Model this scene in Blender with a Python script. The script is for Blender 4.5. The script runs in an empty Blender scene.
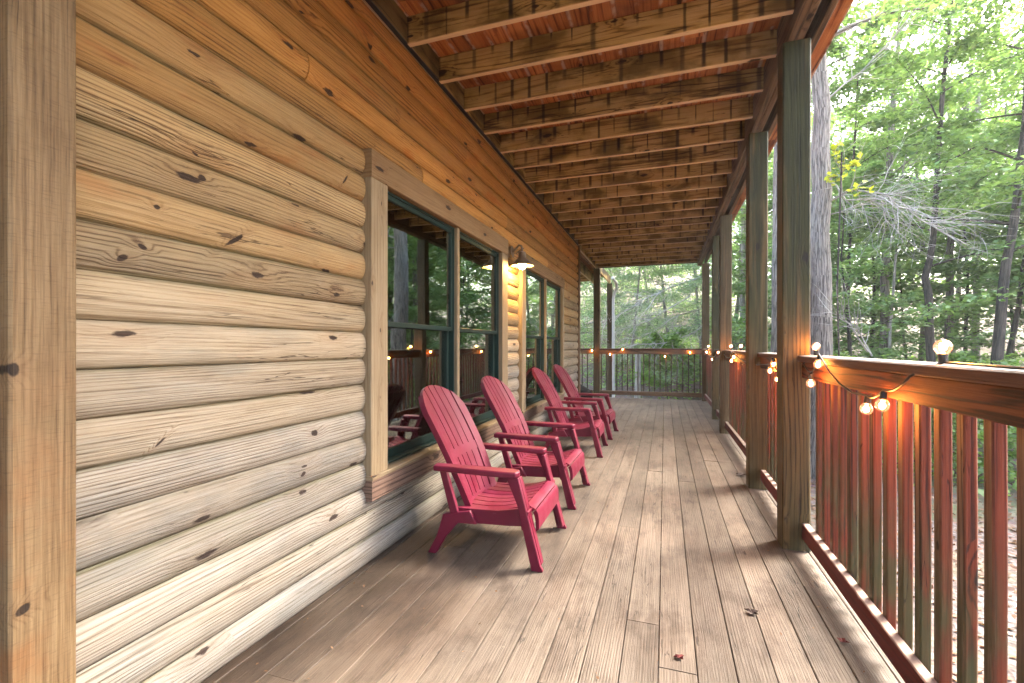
import bpy, bmesh, math, random
import numpy as np
from mathutils import Vector, Matrix
R = math.radians
rnd = random.Random(7)
sc = bpy.context.scene
C = sc.collection

# ------------------------------------------------------------------ camera
F, VX, HY, CH = 460.0, 665.0, 346.0, 1.15
YAW = math.atan((VX - 512) / F)
cs, cc = math.sin(YAW), math.cos(YAW)
cam = bpy.data.cameras.new('camera'); co = bpy.data.objects.new('camera', cam); C.objects.link(co)
co.location = (0, 0, CH); co.rotation_euler = (R(90), 0, YAW)
cam.sensor_width = 36; cam.lens = 36 * F / 1024; cam.shift_y = (HY - 341.5) / 1024
cam.clip_start = 0.05; cam.clip_end = 500
sc.camera = co
def at(px, d):
    """ground position (x, y) of an image column at a depth"""
    u = (px - 512) / F * d
    return u * cc - d * cs, u * cs + d * cc
def hz(py, d):
    return CH - (py - HY) / F * d

# ------------------------------------------------------------------ objects
def tag(o, label=None, cat=None, group=None, kind=None):
    if label: o['label'] = label
    if cat: o['category'] = cat
    if group: o['group'] = group
    if kind: o['kind'] = kind
    return o
def empty(name, loc=(0, 0, 0), rz=0.0):
    o = bpy.data.objects.new(name, None); C.objects.link(o)
    o.location = loc; o.rotation_euler = (0, 0, rz); o.empty_display_size = 0.1
    return o
def copy_tree(o, parent=None):
    c = o.copy(); C.objects.link(c)
    if parent: c.parent = parent
    for ch in list(o.children): copy_tree(ch, c)
    return c

class MB:
    def __init__(s): s.v = []; s.f = []; s.g = []
    def prism(s, prof, fr, l0, l1, w=None, seg=1, caps=True, wob=None):
        """prof: 2-D points; fr = (origin, eP, eQ, eL)"""
        if w is None: w = rnd.random()
        o, eP, eQ, eL = [Vector(q) for q in fr]
        n = len(prof); b = len(s.v)
        per = [0.0]
        for i in range(n):
            a, c = prof[i], prof[(i + 1) % n]
            per.append(per[-1] + math.hypot(a[0] - c[0], a[1] - c[1]))
        ls = [l0 + (l1 - l0) * k / seg for k in range(seg + 1)]
        for l in ls:
            dp, dq = wob(l) if wob else (0, 0)
            for p in prof: s.v.append(tuple(o + eP * (p[0] + dp) + eQ * (p[1] + dq) + eL * l))
        for k in range(seg):
            for i in range(n):
                j = (i + 1) % n
                s.f.append((b + k * n + i, b + k * n + j, b + (k + 1) * n + j, b + (k + 1) * n + i))
                s.g.append(((ls[k], per[i], w), (ls[k], per[i + 1], w), (ls[k + 1], per[i + 1], w), (ls[k + 1], per[i], w)))
        if caps:
            s.f.append(tuple(b + i for i in range(n))); s.g.append([(ls[0] + p[0] * .1, p[1], w) for p in prof])
            s.f.append(tuple(b + seg * n + i for i in range(n))); s.g.append([(ls[-1] + p[0] * .1, p[1], w) for p in prof])
        return s
    def box(s, x0, x1, y0, y1, z0, z1, axis='y', ch=0.004, w=None, seg=1, wob=None):
        if axis == 'y': fr = ((0, 0, 0), (1, 0, 0), (0, 0, 1), (0, 1, 0)); a, b, c, d, l0, l1 = x0, x1, z0, z1, y0, y1
        elif axis == 'x': fr = ((0, 0, 0), (0, 1, 0), (0, 0, 1), (1, 0, 0)); a, b, c, d, l0, l1 = y0, y1, z0, z1, x0, x1
        else: fr = ((0, 0, 0), (1, 0, 0), (0, 1, 0), (0, 0, 1)); a, b, c, d, l0, l1 = x0, x1, y0, y1, z0, z1
        h = min(ch, (b - a) * .3, (d - c) * .3)
        if h > 0:
            pr = [(a + h, c), (b - h, c), (b, c + h), (b, d - h), (b - h, d), (a + h, d), (a, d - h), (a, c + h)]
        else: pr = [(a, c), (b, c), (b, d), (a, d)]
        return s.prism(pr, fr, l0, l1, w, seg, wob=wob)
    def tube(s, pts, rad, n=8, w=None, caps=True):
        if w is None: w = rnd.random()
        pts = [Vector(p) for p in pts]
        if not hasattr(rad, '__len__'): rad = [rad] * len(pts)
        b = len(s.v); L = 0; ls = []
        up = Vector((0, 0, 1)); prev = None
        for i, p in enumerate(pts):
            t = (pts[min(i + 1, len(pts) - 1)] - pts[max(i - 1, 0)]).normalized()
            if prev is None:
                x = t.cross(up) if abs(t.z) < .95 else t.cross(Vector((1, 0, 0)))
            else: x = prev - t * prev.dot(t)
            x.normalize(); prev = x; y = t.cross(x)
            if i: L += (p - pts[i - 1]).length
            ls.append(L)
            for k in range(n):
                a = 2 * math.pi * k / n
                s.v.append(tuple(p + (x * math.cos(a) + y * math.sin(a)) * rad[i]))
        for i in range(len(pts) - 1):
            c0 = 2 * math.pi * max(rad[i], .002) / n
            for k in range(n):
                k2 = (k + 1) % n
                s.f.append((b + i * n + k, b + i * n + k2, b + (i + 1) * n + k2, b + (i + 1) * n + k))
                s.g.append(((ls[i], k * c0, w), (ls[i], (k + 1) * c0, w), (ls[i + 1], (k + 1) * c0, w), (ls[i + 1], k * c0, w)))
        if caps:
            m = (len(pts) - 1) * n
            s.f.append(tuple(b + k for k in range(n))); s.g.append([(0, 0, w)] * n)
            s.f.append(tuple(b + m + k for k in range(n))); s.g.append([(ls[-1], 0, w)] * n)
        return s
    def lathe(s, prof, o=(0, 0, 0), n=24, w=0.0):
        o = Vector(o); b = len(s.v)
        for r, z in prof:
            for k in range(n):
                a = 2 * math.pi * k / n
                s.v.append((o.x + r * math.cos(a), o.y + r * math.sin(a), o.z + z))
        for i in range(len(prof) - 1):
            for k in range(n):
                k2 = (k + 1) % n
                s.f.append((b + i * n + k, b + i * n + k2, b + (i + 1) * n + k2, b + (i + 1) * n + k))
                s.g.append([(0, 0, w)] * 4)
        return s
    def sheet(s, top, bot, w=0.0):
        """solid from two equal grids of points (rows x cols)"""
        nr, nc = len(top), len(top[0]); b = len(s.v)
        for g in (top, bot):
            for r in g: s.v.extend(tuple(p) for p in r)
        I = lambda q, i, j: b + q * nr * nc + i * nc + j
        def q(a): s.f.append(tuple(a)); s.g.append([(0, 0, w)] * 4)
        for i in range(nr - 1):
            for j in range(nc - 1):
                q((I(0, i, j), I(0, i, j + 1), I(0, i + 1, j + 1), I(0, i + 1, j)))
                q((I(1, i, j), I(1, i + 1, j), I(1, i + 1, j + 1), I(1, i, j + 1)))
        for i in range(nr - 1):
            q((I(0, i, 0), I(0, i + 1, 0), I(1, i + 1, 0), I(1, i, 0)))
            q((I(0, i, nc - 1), I(1, i, nc - 1), I(1, i + 1, nc - 1), I(0, i + 1, nc - 1)))
        for j in range(nc - 1):
            q((I(0, 0, j), I(1, 0, j), I(1, 0, j + 1), I(0, 0, j + 1)))
            q((I(0, nr - 1, j), I(0, nr - 1, j + 1), I(1, nr - 1, j + 1), I(1, nr - 1, j)))
        return s
    def mesh(s, name, mat, smooth=None):
        me = bpy.data.meshes.new(name)
        me.from_pydata(s.v, [], s.f)
        at_ = me.attributes.new('gr', 'FLOAT_VECTOR', 'CORNER')
        flat = [c for f in s.g for q in f for c in q]
        at_.data.foreach_set('vector', flat)
        me.materials.append(mat)
        bm = bmesh.new(); bm.from_mesh(me)
        bmesh.ops.recalc_face_normals(bm, faces=bm.faces)
        bm.to_mesh(me); bm.free()
        if smooth is not None:
            me.shade_smooth(); me.set_sharp_from_angle(angle=R(smooth))
        me.update()
        return me
    def build(s, name, mat, parent=None, smooth=None, bevel=0):
        o = bpy.data.objects.new(name, s.mesh(name, mat, smooth)); C.objects.link(o)
        if parent: o.parent = parent
        if bevel:
            m = o.modifiers.new('bevel', 'BEVEL'); m.width = bevel; m.segments = 2; m.limit_method = 'ANGLE'; m.angle_limit = R(40)
        return o

# ------------------------------------------------------------------ materials
class NB:
    def __init__(s, name):
        s.mat = bpy.data.materials.new(name); s.mat.use_nodes = True
        s.t = s.mat.node_tree; s.t.nodes.clear()
        s.out = s.t.nodes.new('ShaderNodeOutputMaterial')
    def set(s, sock, v):
        if isinstance(v, bpy.types.NodeSocket): s.t.links.new(v, sock)
        elif v is not None:
            if isinstance(v, (tuple, list)) and len(v) == 3 and sock.type == 'RGBA': v = (*v, 1)
            sock.default_value = v
    def n(s, typ, ins=None, **props):
        nd = s.t.nodes.new('ShaderNode' + typ)
        for k, v in props.items(): setattr(nd, k, v)
        for k, v in (ins or {}).items(): s.set(nd.inputs[k], v)
        return nd
    def m(s, op, a, b=None, c=None):
        nd = s.n('Math', operation=op)
        for i, v in enumerate((a, b, c)):
            if v is not None: s.set(nd.inputs[i], v)
        return nd.outputs[0]
    def mix(s, fac, a, b, mode='MIX'):
        nd = s.n('Mix', data_type='RGBA', blend_type=mode)
        s.set(nd.inputs[0], fac); s.set(nd.inputs[6], a); s.set(nd.inputs[7], b)
        return nd.outputs[2]
    def xyz(s, x, y, z):
        nd = s.n('CombineXYZ'); s.set(nd.inputs[0], x); s.set(nd.inputs[1], y); s.set(nd.inputs[2], z)
        return nd.outputs[0]
    def sep(s, v):
        nd = s.n('SeparateXYZ'); s.set(nd.inputs[0], v); return nd.outputs
    def noise(s, vec, scale=1, detail=3, rough=.55, col=False):
        nd = s.n('TexNoise', {'Vector': vec, 'Scale': scale, 'Detail': detail, 'Roughness': rough})
        return nd.outputs['Color' if col else 'Fac']
    def ramp(s, fac, stops):
        nd = s.n('ValToRGB'); s.set(nd.inputs[0], fac); e = nd.color_ramp.elements
        while len(e) < len(stops): e.new(.5)
        for q, (p, c) in zip(e, stops):
            q.position = p; q.color = (*c, 1) if hasattr(c, '__len__') else (c, c, c, 1)
        return nd.outputs[0]
    def rng(s, v, a, b, c=0.0, d=1.0, smooth=True):
        nd = s.n('MapRange', interpolation_type='SMOOTHSTEP' if smooth else 'LINEAR')
        s.set(nd.inputs[0], v)
        for i, q in enumerate((a, b, c, d)): s.set(nd.inputs[i + 1], q)
        return nd.outputs[0]
    def pos(s): return s.n('NewGeometry').outputs['Position']
    def nor(s): return s.n('NewGeometry').outputs['True Normal']
    def attr(s, name='gr'): return s.n('Attribute', attribute_name=name).outputs['Vector']
    def bsdf(s, col, rough=.6, bump=None, bs=.3, bd=.01, **ins):
        p = s.n('BsdfPrincipled', {'Base Color': col, 'Roughness': rough})
        for k, v in ins.items(): s.set(p.inputs[k.replace('_', ' ')], v)
        if bump is not None:
            b = s.n('Bump', {'Height': bump, 'Strength': bs, 'Distance': bd}); s.t.links.new(b.outputs[0], p.inputs['Normal'])
        s.t.links.new(p.outputs[0], s.out.inputs[0])
        return p

def wood(name, dark, mid, light, ring=5.0, rv=10., knot=.55, kcol=(.013, .0055, .0025), ku=2.6, kv=6.5,
         var=.3, rough=.72, bs=.35, contrast=1.0, extra=None, spec=.3, ks=1.0, fib=.5, crk=.8, kl=()):
    b = NB(name)
    u, v, w = b.sep(b.attr())
    pu = b.m('MULTIPLY_ADD', w, 37.0, u)
    pv = b.m('MULTIPLY_ADD', w, 3.7, v)
    n1 = b.noise(b.xyz(b.m('MULTIPLY', pu, .45), b.m('MULTIPLY', pv, 7.0), b.m('MULTIPLY', w, 9.)), 1, 3, .5)
    warp = b.noise(b.xyz(b.m('MULTIPLY', pu, 7), b.m('MULTIPLY', pv, 25), w), 1, 2)
    vo = b.n('TexVoronoi', {'Vector': b.xyz(b.m('MULTIPLY', pu, ku), b.m('MULTIPLY', pv, kv), 0), 'Scale': 1.0, 'Randomness': .85}, voronoi_dimensions='2D', feature='F1')
    cr = b.sep(vo.outputs['Color'])
    sel = b.m('GREATER_THAN', cr[0], 1 - knot) if knot > 0 else 0.0
    dist = b.m('ADD', vo.outputs['Distance'], b.m('MULTIPLY', b.m('SUBTRACT', b.noise(b.xyz(b.m('MULTIPLY', pu, 22), b.m('MULTIPLY', pv, 60), w), 1, 3), .5), .17))
    size = b.m('MULTIPLY_ADD', cr[1], .10 * ks, .045 * ks)
    kmask = b.m('MULTIPLY', b.rng(dist, b.m('MULTIPLY', size, .55), size, 1.0, 0.0), sel)
    kinf = b.m('MULTIPLY', b.rng(dist, 0.0, .42, 1.0, 0.0), sel)
    if kl:      # single knots that stand out on the real boards: (y, z, half length, half height, slant)
        x_, y_, z_ = b.sep(b.pos())
        nn = b.m('MULTIPLY', b.m('SUBTRACT', b.noise(b.pos(), 45, 3), .5), .9)
        for ky, kz, a_, h_, sl_ in kl:
            dy = b.m('SUBTRACT', y_, ky); dz = b.m('SUBTRACT', b.m('SUBTRACT', z_, kz), b.m('MULTIPLY', dy, sl_))
            dd = b.m('SQRT', b.m('ADD', b.m('POWER', b.m('ABSOLUTE', b.m('DIVIDE', dy, a_)), 2.), b.m('POWER', b.m('ABSOLUTE', b.m('DIVIDE', dz, h_)), 2.)))
            kmask = b.m('MAXIMUM', kmask, b.rng(b.m('ADD', dd, nn), .75, 1.15, 1., 0.))
            ee = b.m('SQRT', b.m('ADD', b.m('POWER', b.m('ABSOLUTE', b.m('DIVIDE', dy, a_ * 5.)), 2.), b.m('POWER', b.m('ABSOLUTE', b.m('DIVIDE', dz, h_ * 3.4)), 2.)))
            kinf = b.m('MAXIMUM', kinf, b.rng(ee, 0., 1., 1., 0.))
    ph = b.m('ADD', b.m('MULTIPLY', n1, ring), b.m('MULTIPLY', pv, rv))
    ph = b.m('ADD', ph, b.m('MULTIPLY', kinf, 1.7))
    ph = b.m('ADD', ph, b.m('MULTIPLY', warp, .18))
    band = b.m('MULTIPLY_ADD', b.m('SINE', b.m('MULTIPLY', ph, 6.2832)), .5, .5)
    wn = b.n('TexWhiteNoise', {'W': b.m('MULTIPLY', w, 91.3)}, noise_dimensions='1D')
    bstr = b.m('MULTIPLY_ADD', b.sep(wn.outputs['Color'])[2], 1.1, .35)
    band = b.m('MULTIPLY', b.m('POWER', band, 3.2), bstr)
    f2 = b.rng(b.noise(b.xyz(b.m('MULTIPLY', pu, 3.0), b.m('MULTIPLY', pv, 110), b.m('ADD', w, 2.)), 1, 5, .75), .3, .7, 0., 1., False)
    cn = b.noise(b.xyz(b.m('MULTIPLY', pu, 1.5), b.m('MULTIPLY', pv, 26), b.m('ADD', w, 7.)), 1, 3, .5)
    cm = b.noise(b.xyz(b.m('MULTIPLY', pu, 1.1), b.m('MULTIPLY', pv, 6), b.m('ADD', w, 5.)), 1, 2)
    crack = b.m('MULTIPLY', b.rng(b.m('ABSOLUTE', b.m('SUBTRACT', cn, .5)), .003, .011, 1., 0.), b.rng(cm, .52, .62))
    fi = b.rng(b.noise(b.xyz(b.m('MULTIPLY', pu, 4.5), b.m('MULTIPLY', pv, 210), w), 1, 3, .65), .28, .72, 0., 1., False)
    lo = b.noise(b.xyz(b.m('MULTIPLY', pu, 1.7), b.m('MULTIPLY', pv, 12), b.m('ADD', w, 4.)), 1, 4, .6)
    g = b.m('ADD', b.m('MULTIPLY', band, -.42 * contrast), b.m('MULTIPLY', b.m('SUBTRACT', fi, .5), fib * .5))
    g = b.m('ADD', g, b.m('MULTIPLY', b.m('SUBTRACT', f2, .5), fib * .75))
    g = b.m('ADD', g, b.m('MULTIPLY', b.m('SUBTRACT', lo, .5), .7))
    g = b.m('ADD', g, .72)
    col = b.ramp(g, [(.12, dark), (.5, mid), (.9, light)])
    val = b.m('MULTIPLY_ADD', wn.outputs['Value'], var * .84, .84 - var * .42)
    col = b.mix(1.0, col, b.xyz(val, val, val), 'MULTIPLY')
    if extra: col = extra(b, col, (u, v, w), wn.outputs['Color'])
    col = b.mix(b.m('MULTIPLY', kinf, .28), col, b.mix(1., col, (.62, .42, .30), 'MULTIPLY'))
    col = b.mix(b.m('MULTIPLY', crack, crk), col, b.mix(1., col, (.16, .12, .09), 'MULTIPLY'))
    col = b.mix(b.m('MULTIPLY', kmask, .95), col, b.mix(b.m('MULTIPLY', fi, 1.2), tuple(q * .5 for q in kcol), tuple(min(1, q * 2.) for q in kcol)))
    h = b.m('ADD', b.m('MULTIPLY', band, -.5), b.m('MULTIPLY', fi, .8))
    h = b.m('ADD', h, b.m('MULTIPLY', f2, .7)); h = b.m('SUBTRACT', h, b.m('MULTIPLY', crack, 1.2)); h = b.m('SUBTRACT', h, b.m('MULTIPLY', kmask, .5))
    b.bsdf(col, rough, h, bs, .004, Specular_IOR_Level=spec)
    return b.mat

def log_extra(b, col, uvw, wc):
    x, y, z = b.sep(b.pos())
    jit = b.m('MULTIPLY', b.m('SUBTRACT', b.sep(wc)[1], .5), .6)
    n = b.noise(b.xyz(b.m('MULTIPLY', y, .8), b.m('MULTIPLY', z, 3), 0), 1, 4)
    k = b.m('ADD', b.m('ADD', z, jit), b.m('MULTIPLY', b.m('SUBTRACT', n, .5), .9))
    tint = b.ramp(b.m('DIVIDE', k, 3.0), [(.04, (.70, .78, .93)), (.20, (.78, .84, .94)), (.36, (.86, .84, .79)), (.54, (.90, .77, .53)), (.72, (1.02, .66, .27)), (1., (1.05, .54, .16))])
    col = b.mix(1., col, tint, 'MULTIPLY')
    lo = b.noise(b.xyz(b.m('MULTIPLY', y, 1.2), b.m('MULTIPLY', z, 5), 3.), 1, 5, .6)
    gy = b.noise(b.xyz(b.m('MULTIPLY', y, 1.8), b.m('MULTIPLY', z, 6), 12.), 1, 5, .65)
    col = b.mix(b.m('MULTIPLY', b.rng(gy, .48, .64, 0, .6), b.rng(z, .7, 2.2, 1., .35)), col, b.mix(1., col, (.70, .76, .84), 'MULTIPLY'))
    grn = b.m('MULTIPLY', b.rng(lo, .55, .75), b.rng(z, .2, .9, .5, .12))
    col = b.mix(grn, col, (.155, .16, .085))
    sm = b.noise(b.xyz(b.m('MULTIPLY', y, 4), b.m('MULTIPLY', z, 16), 5.), 1, 5, .65)
    sm2 = b.noise(b.xyz(b.m('MULTIPLY', y, 2.2), b.m('MULTIPLY', z, 9), 8.), 1, 4, .6)
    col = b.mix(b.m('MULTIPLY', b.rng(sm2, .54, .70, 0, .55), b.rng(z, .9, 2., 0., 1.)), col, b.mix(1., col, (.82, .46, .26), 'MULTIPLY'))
    v = b.m('FRACT', b.m('DIVIDE', z, .1357))
    seam = b.rng(b.m('ABSOLUTE', b.m('SUBTRACT', v, .5)), .40, .49)
    col = b.mix(b.m('MULTIPLY', seam, b.rng(lo, .42, .6, .1, .55)), col, (.125, .110, .045))
    return b.mix(b.rng(sm, .58, .80, 0, .55), col, b.mix(1., col, (.45, .36, .30), 'MULTIPLY'))

def deck_extra(b, col, uvw, wc):
    p = b.pos(); x, y, z = b.sep(p)
    n = b.noise(b.xyz(b.m('MULTIPLY', x, 2.2), b.m('MULTIPLY', y, 1.0), 0), 1, 5, .62)
    col = b.mix(b.rng(n, .44, .68, 0, .85), col, b.mix(1., col, (.50, .42, .36), 'MULTIPLY'))
    n4 = b.noise(b.xyz(b.m('MULTIPLY', x, 7), b.m('MULTIPLY', y, 3.2), 4.), 1, 6, .72)
    col = b.mix(b.rng(n4, .47, .66, 0, .75), col, b.mix(1., col, (.42, .37, .34), 'MULTIPLY'))
    wallside = b.m('MULTIPLY', b.rng(x, -1.5, -.55, 1., 0.), b.rng(y, 1.0, 4.5, 1., .15))  # browner and darker towards the wall and the near end
    col = b.mix(b.m('MULTIPLY', wallside, .55), col, b.mix(1., col, (.50, .40, .29), 'MULTIPLY'))
    n6 = b.noise(b.xyz(b.m('MULTIPLY', x, 1.6), b.m('MULTIPLY', y, .9), 22.), 1, 4, .6)
    col = b.mix(b.rng(n6, .48, .62, 0, .8), col, b.mix(1., col, (1.28, 1.27, 1.27), 'MULTIPLY'))
    hu = b.noise(p, 1.3, 2)
    col = b.mix(b.rng(hu, .45, .65, 0, .3), col, b.mix(1., col, (.98, .88, .88), 'MULTIPLY'))
    sp = b.noise(p, 55, 2)
    col = b.mix(b.rng(sp, .70, .78, 0, .55), col, (.05, .035, .025))
    sp2 = b.noise(b.xyz(x, y, 9.), 40, 2)
    return b.mix(b.rng(sp2, .74, .80, 0, .5), col, (.32, .28, .23))

SEAM0, SEAM = -.023, .1305
def joist_extra(b, col, uvw, wc):
    x, y, z = b.sep(b.pos())
    q = b.m('DIVIDE', b.m('SUBTRACT', x, SEAM0), SEAM)
    idx = b.m('ROUND', q)
    w = b.n('TexWhiteNoise', {'Vector': b.xyz(idx, b.m('FLOOR', b.m('MULTIPLY', y, 2.46)), 1.)}, noise_dimensions='3D').outputs['Color']
    r, g_, bb = b.sep(w)
    wob = b.noise(b.xyz(b.m('MULTIPLY', x, 30), y, b.m('MULTIPLY', z, 8)), 1, 3)
    d = b.m('ABSOLUTE', b.m('MULTIPLY', b.m('SUBTRACT', q, idx), SEAM))
    d = b.m('ADD', d, b.m('MULTIPLY', b.m('SUBTRACT', wob, .5), .010))
    wid = b.m('MULTIPLY_ADD', r, .013, .004)
    line = b.rng(d, b.m('MULTIPLY', wid, .4), b.m('MULTIPLY', wid, 1.5), 1., 0.)
    ln = b.m('MULTIPLY_ADD', g_, -.16, 3.085)
    fade = b.rng(z, b.m('SUBTRACT', ln, .04), b.m('ADD', ln, .03), 0., 1.)
    k = b.m('MULTIPLY', b.m('MULTIPLY', line, fade), b.m('MULTIPLY_ADD', bb, .5, .5))
    col = b.mix(b.m('MULTIPLY', k, .93), col, (.012, .010, .009))
    st = b.noise(b.xyz(b.m('MULTIPLY', x, 3), b.m('MULTIPLY', y, 3), b.m('MULTIPLY', z, 5)), 1, 4)
    col = b.mix(b.rng(st, .44, .64, 0, .85), col, b.mix(1., col, (.30, .27, .17), 'MULTIPLY'))
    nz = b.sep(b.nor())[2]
    return b.mix(b.rng(nz, -.9, -.6, .92, 0.), col, (.62, .44, .26))  # undersides coloured paler, as if lit from the deck below

def soffit_extra(b, col, uvw, wc):
    n = b.noise(b.pos(), 2.5, 4)
    col = b.mix(b.rng(n, .48, .72, 0, .6), col, (.06, .022, .012))
    f = b.m('FRACT', b.m('DIVIDE', b.m('SUBTRACT', b.sep(b.pos())[0], SEAM0), SEAM))
    e = b.m('ABSOLUTE', b.m('SUBTRACT', f, .5))
    n2 = b.noise(b.pos(), 9, 3)
    return b.mix(b.m('MULTIPLY', b.rng(e, .36, .48), b.rng(n2, .42, .6, 0, .8)), col, (.42, .32, .23))

def post_extra(amount):
    def f(b, col, uvw, wc):
        u, v, w = uvw
        x, y, z = b.sep(b.pos())
        nx, ny, nz = b.sep(b.nor())
        n = b.noise(b.xyz(b.m('MULTIPLY', x, 13), b.m('MULTIPLY', y, 13), b.m('MULTIPLY_ADD', w, 7., b.m('MULTIPLY', z, .9))), 1, 5, .6)
        fr = b.rng(ny, -.8, -.3, 1., .35)
        hgt = b.m('ADD', b.rng(z, .8, 1.6, .12, 1.), b.rng(z, .0, .45, .5, 0.))
        k = b.m('MULTIPLY', b.m('MULTIPLY', b.rng(n, .34, .50), fr), b.m('MULTIPLY', hgt, amount))
        fi = b.noise(b.xyz(b.m('MULTIPLY', x, 90), b.m('MULTIPLY', y, 90), b.m('MULTIPLY', z, 3)), 1, 3)
        gr = b.ramp(fi, [(.3, (.008, .0105, .0022)), (.7, (.034, .037, .008))])
        return b.mix(b.m('MINIMUM', k, .95), col, gr)
    return f

def near_post(b, c):
    p = b.pos(); x, y, z = b.sep(p)
    saw = b.noise(b.xyz(b.m('MULTIPLY', x, 25), b.m('MULTIPLY', y, 25), b.m('MULTIPLY', z, 240)), 1, 3, .6)
    c = b.mix(b.rng(saw, .5, .72, 0, .45), c, b.mix(1., c, (.55, .48, .42), 'MULTIPLY'))
    n = b.noise(p, 3.2, 4)
    k = b.m('MULTIPLY', b.rng(n, .42, .60), b.m('MULTIPLY', b.rng(z, .1, .5), b.rng(z, .65, 1.2, 1., 0.)))
    c = b.mix(b.m('MULTIPLY', k, .8), c, b.mix(1., c, (1.0, .58, .30), 'MULTIPLY'))
    n2 = b.noise(p, 5, 5)
    c = b.mix(b.rng(n2, .5, .7, 0, .5), c, b.mix(1., c, (.6, .55, .42), 'MULTIPLY'))
    return c
def baluster_extra(b, col, uvw, wc):
    x, y, z = b.sep(b.pos())
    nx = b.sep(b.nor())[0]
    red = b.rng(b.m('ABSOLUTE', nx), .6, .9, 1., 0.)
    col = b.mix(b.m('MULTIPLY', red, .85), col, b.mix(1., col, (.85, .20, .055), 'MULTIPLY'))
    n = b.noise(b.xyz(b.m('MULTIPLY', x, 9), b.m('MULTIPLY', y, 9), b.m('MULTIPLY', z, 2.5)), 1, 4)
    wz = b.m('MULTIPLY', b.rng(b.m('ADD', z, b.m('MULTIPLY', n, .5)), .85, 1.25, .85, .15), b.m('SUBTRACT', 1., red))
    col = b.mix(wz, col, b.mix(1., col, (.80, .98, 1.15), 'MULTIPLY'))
    k = b.m('MULTIPLY', b.rng(n, .38, .58), b.rng(z, .28, .75, .8, .0))
    return b.mix(k, col, (.055, .062, .022))

def cap_extra(b, col, uvw, wc):
    nz = b.sep(b.nor())[2]
    n = b.noise(b.pos(), 14, 5)
    grey = b.ramp(n, [(.3, (.09, .082, .075)), (.7, (.20, .19, .175))])
    return b.mix(b.rng(nz, .5, .9, 0, .92), col, grey)

def brail_extra(b, col, uvw, wc):
    nz = b.sep(b.nor())[2]
    return b.mix(b.rng(nz, .5, .9, 0, .9), col, (.22, .165, .125))

M = {}
M['log'] = wood('log_siding_wood', (.11, .062, .030), (.36, .275, .178), (.49, .405, .285), ring=8, rv=70, knot=.42, ku=2.3, kv=6.6, var=.46, bs=.7, extra=log_extra, kl=[(.897, 1.402, .014, .010, .3), (.950, 1.444, .013, .008, -.2), (1.258, 1.532, .030, .011, .75), (1.133, 1.712, .016, .011, 0.), (.987, 1.573, .010, .008, 0.), (1.657, .765, .020, .014, 0.), (1.586, .602, .014, .010, .2), (1.001, .852, .014, .006, .9), (1.858, 1.954, .018, .010, 1.4)], contrast=.85, fib=.6, ks=.8)
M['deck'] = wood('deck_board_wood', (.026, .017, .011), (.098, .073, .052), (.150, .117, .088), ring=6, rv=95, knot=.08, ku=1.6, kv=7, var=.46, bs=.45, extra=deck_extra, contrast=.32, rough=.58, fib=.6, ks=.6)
M['joist'] = wood('joist_wood', (.08, .036, .010), (.40, .245, .075), (.52, .35, .13), ring=9, rv=14, knot=.18, var=.3, extra=joist_extra, contrast=.9)
M['soffit'] = wood('soffit_board_wood', (.08, .020, .007), (.34, .105, .028), (.52, .20, .06), ring=7, rv=12, knot=.12, var=.7, extra=soffit_extra)
M['beam'] = wood('beam_wood', (.05, .026, .013), (.13, .075, .037), (.20, .125, .066), ring=6, rv=14, knot=.15, var=.2, extra=None)
M['post'] = wood('mossy_post_wood', (.020, .011, .004), (.098, .060, .019), (.155, .103, .038), ring=6, rv=40, knot=.22, kcol=(.008, .005, .003), var=.2, extra=post_extra(.95), contrast=.9)
M['post2'] = wood('dry_post_wood', (.020, .011, .004), (.090, .055, .022), (.145, .096, .042), ring=6, rv=40, knot=.3, kcol=(.008, .005, .003), var=.2, extra=post_extra(.45))
M['trim'] = wood('corner_post_wood', (.045, .024, .009), (.150, .090, .038), (.21, .138, .066), ring=3, rv=60, knot=.2, ku=2.2, ks=.7, fib=.9, kl=[(.632, 1.096, .010, .015, 0.), (.649, .544, .014, .012, .3)], kcol=(.010, .005, .002), var=.1, contrast=.35,
                 extra=lambda b, c, q, wc: near_post(b, c))
M['casing'] = wood('window_casing_wood', (.08, .045, .02), (.225, .155, .08), (.30, .225, .13), ring=4, rv=45, knot=.5, ku=3.0, kv=9, ks=.6, var=.35, contrast=.5)
M['head'] = wood('head_casing_wood', (.07, .035, .014), (.20, .115, .048), (.27, .17, .08), ring=5, rv=50, knot=.4, var=.2, contrast=.9, fib=.6)
M['apron'] = wood('sill_board_wood', (.07, .038, .024), (.165, .095, .062), (.23, .145, .10), ring=4, rv=40, knot=.3, var=.25)
M['rail'] = wood('rail_wood', (.012, .003, .002), (.118, .030, .011), (.19, .058, .022), ring=9, rv=30, knot=.18, var=.2, contrast=1.3)
M['cap'] = wood('rail_cap_wood', (.03, .010, .007), (.085, .030, .018), (.13, .055, .034), ring=6, rv=14, knot=.1, var=.2, extra=cap_extra)
M['brail'] = wood('bottom_rail_wood', (.035, .004, .003), (.110, .010, .008), (.15, .018, .012), ring=6, rv=14, knot=.05, var=.15, extra=brail_extra)
M['bal'] = wood('baluster_wood', (.030, .014, .008), (.172, .085, .046), (.245, .145, .092), ring=5, rv=50, knot=.12, ku=3, var=.5, extra=baluster_extra)

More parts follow.
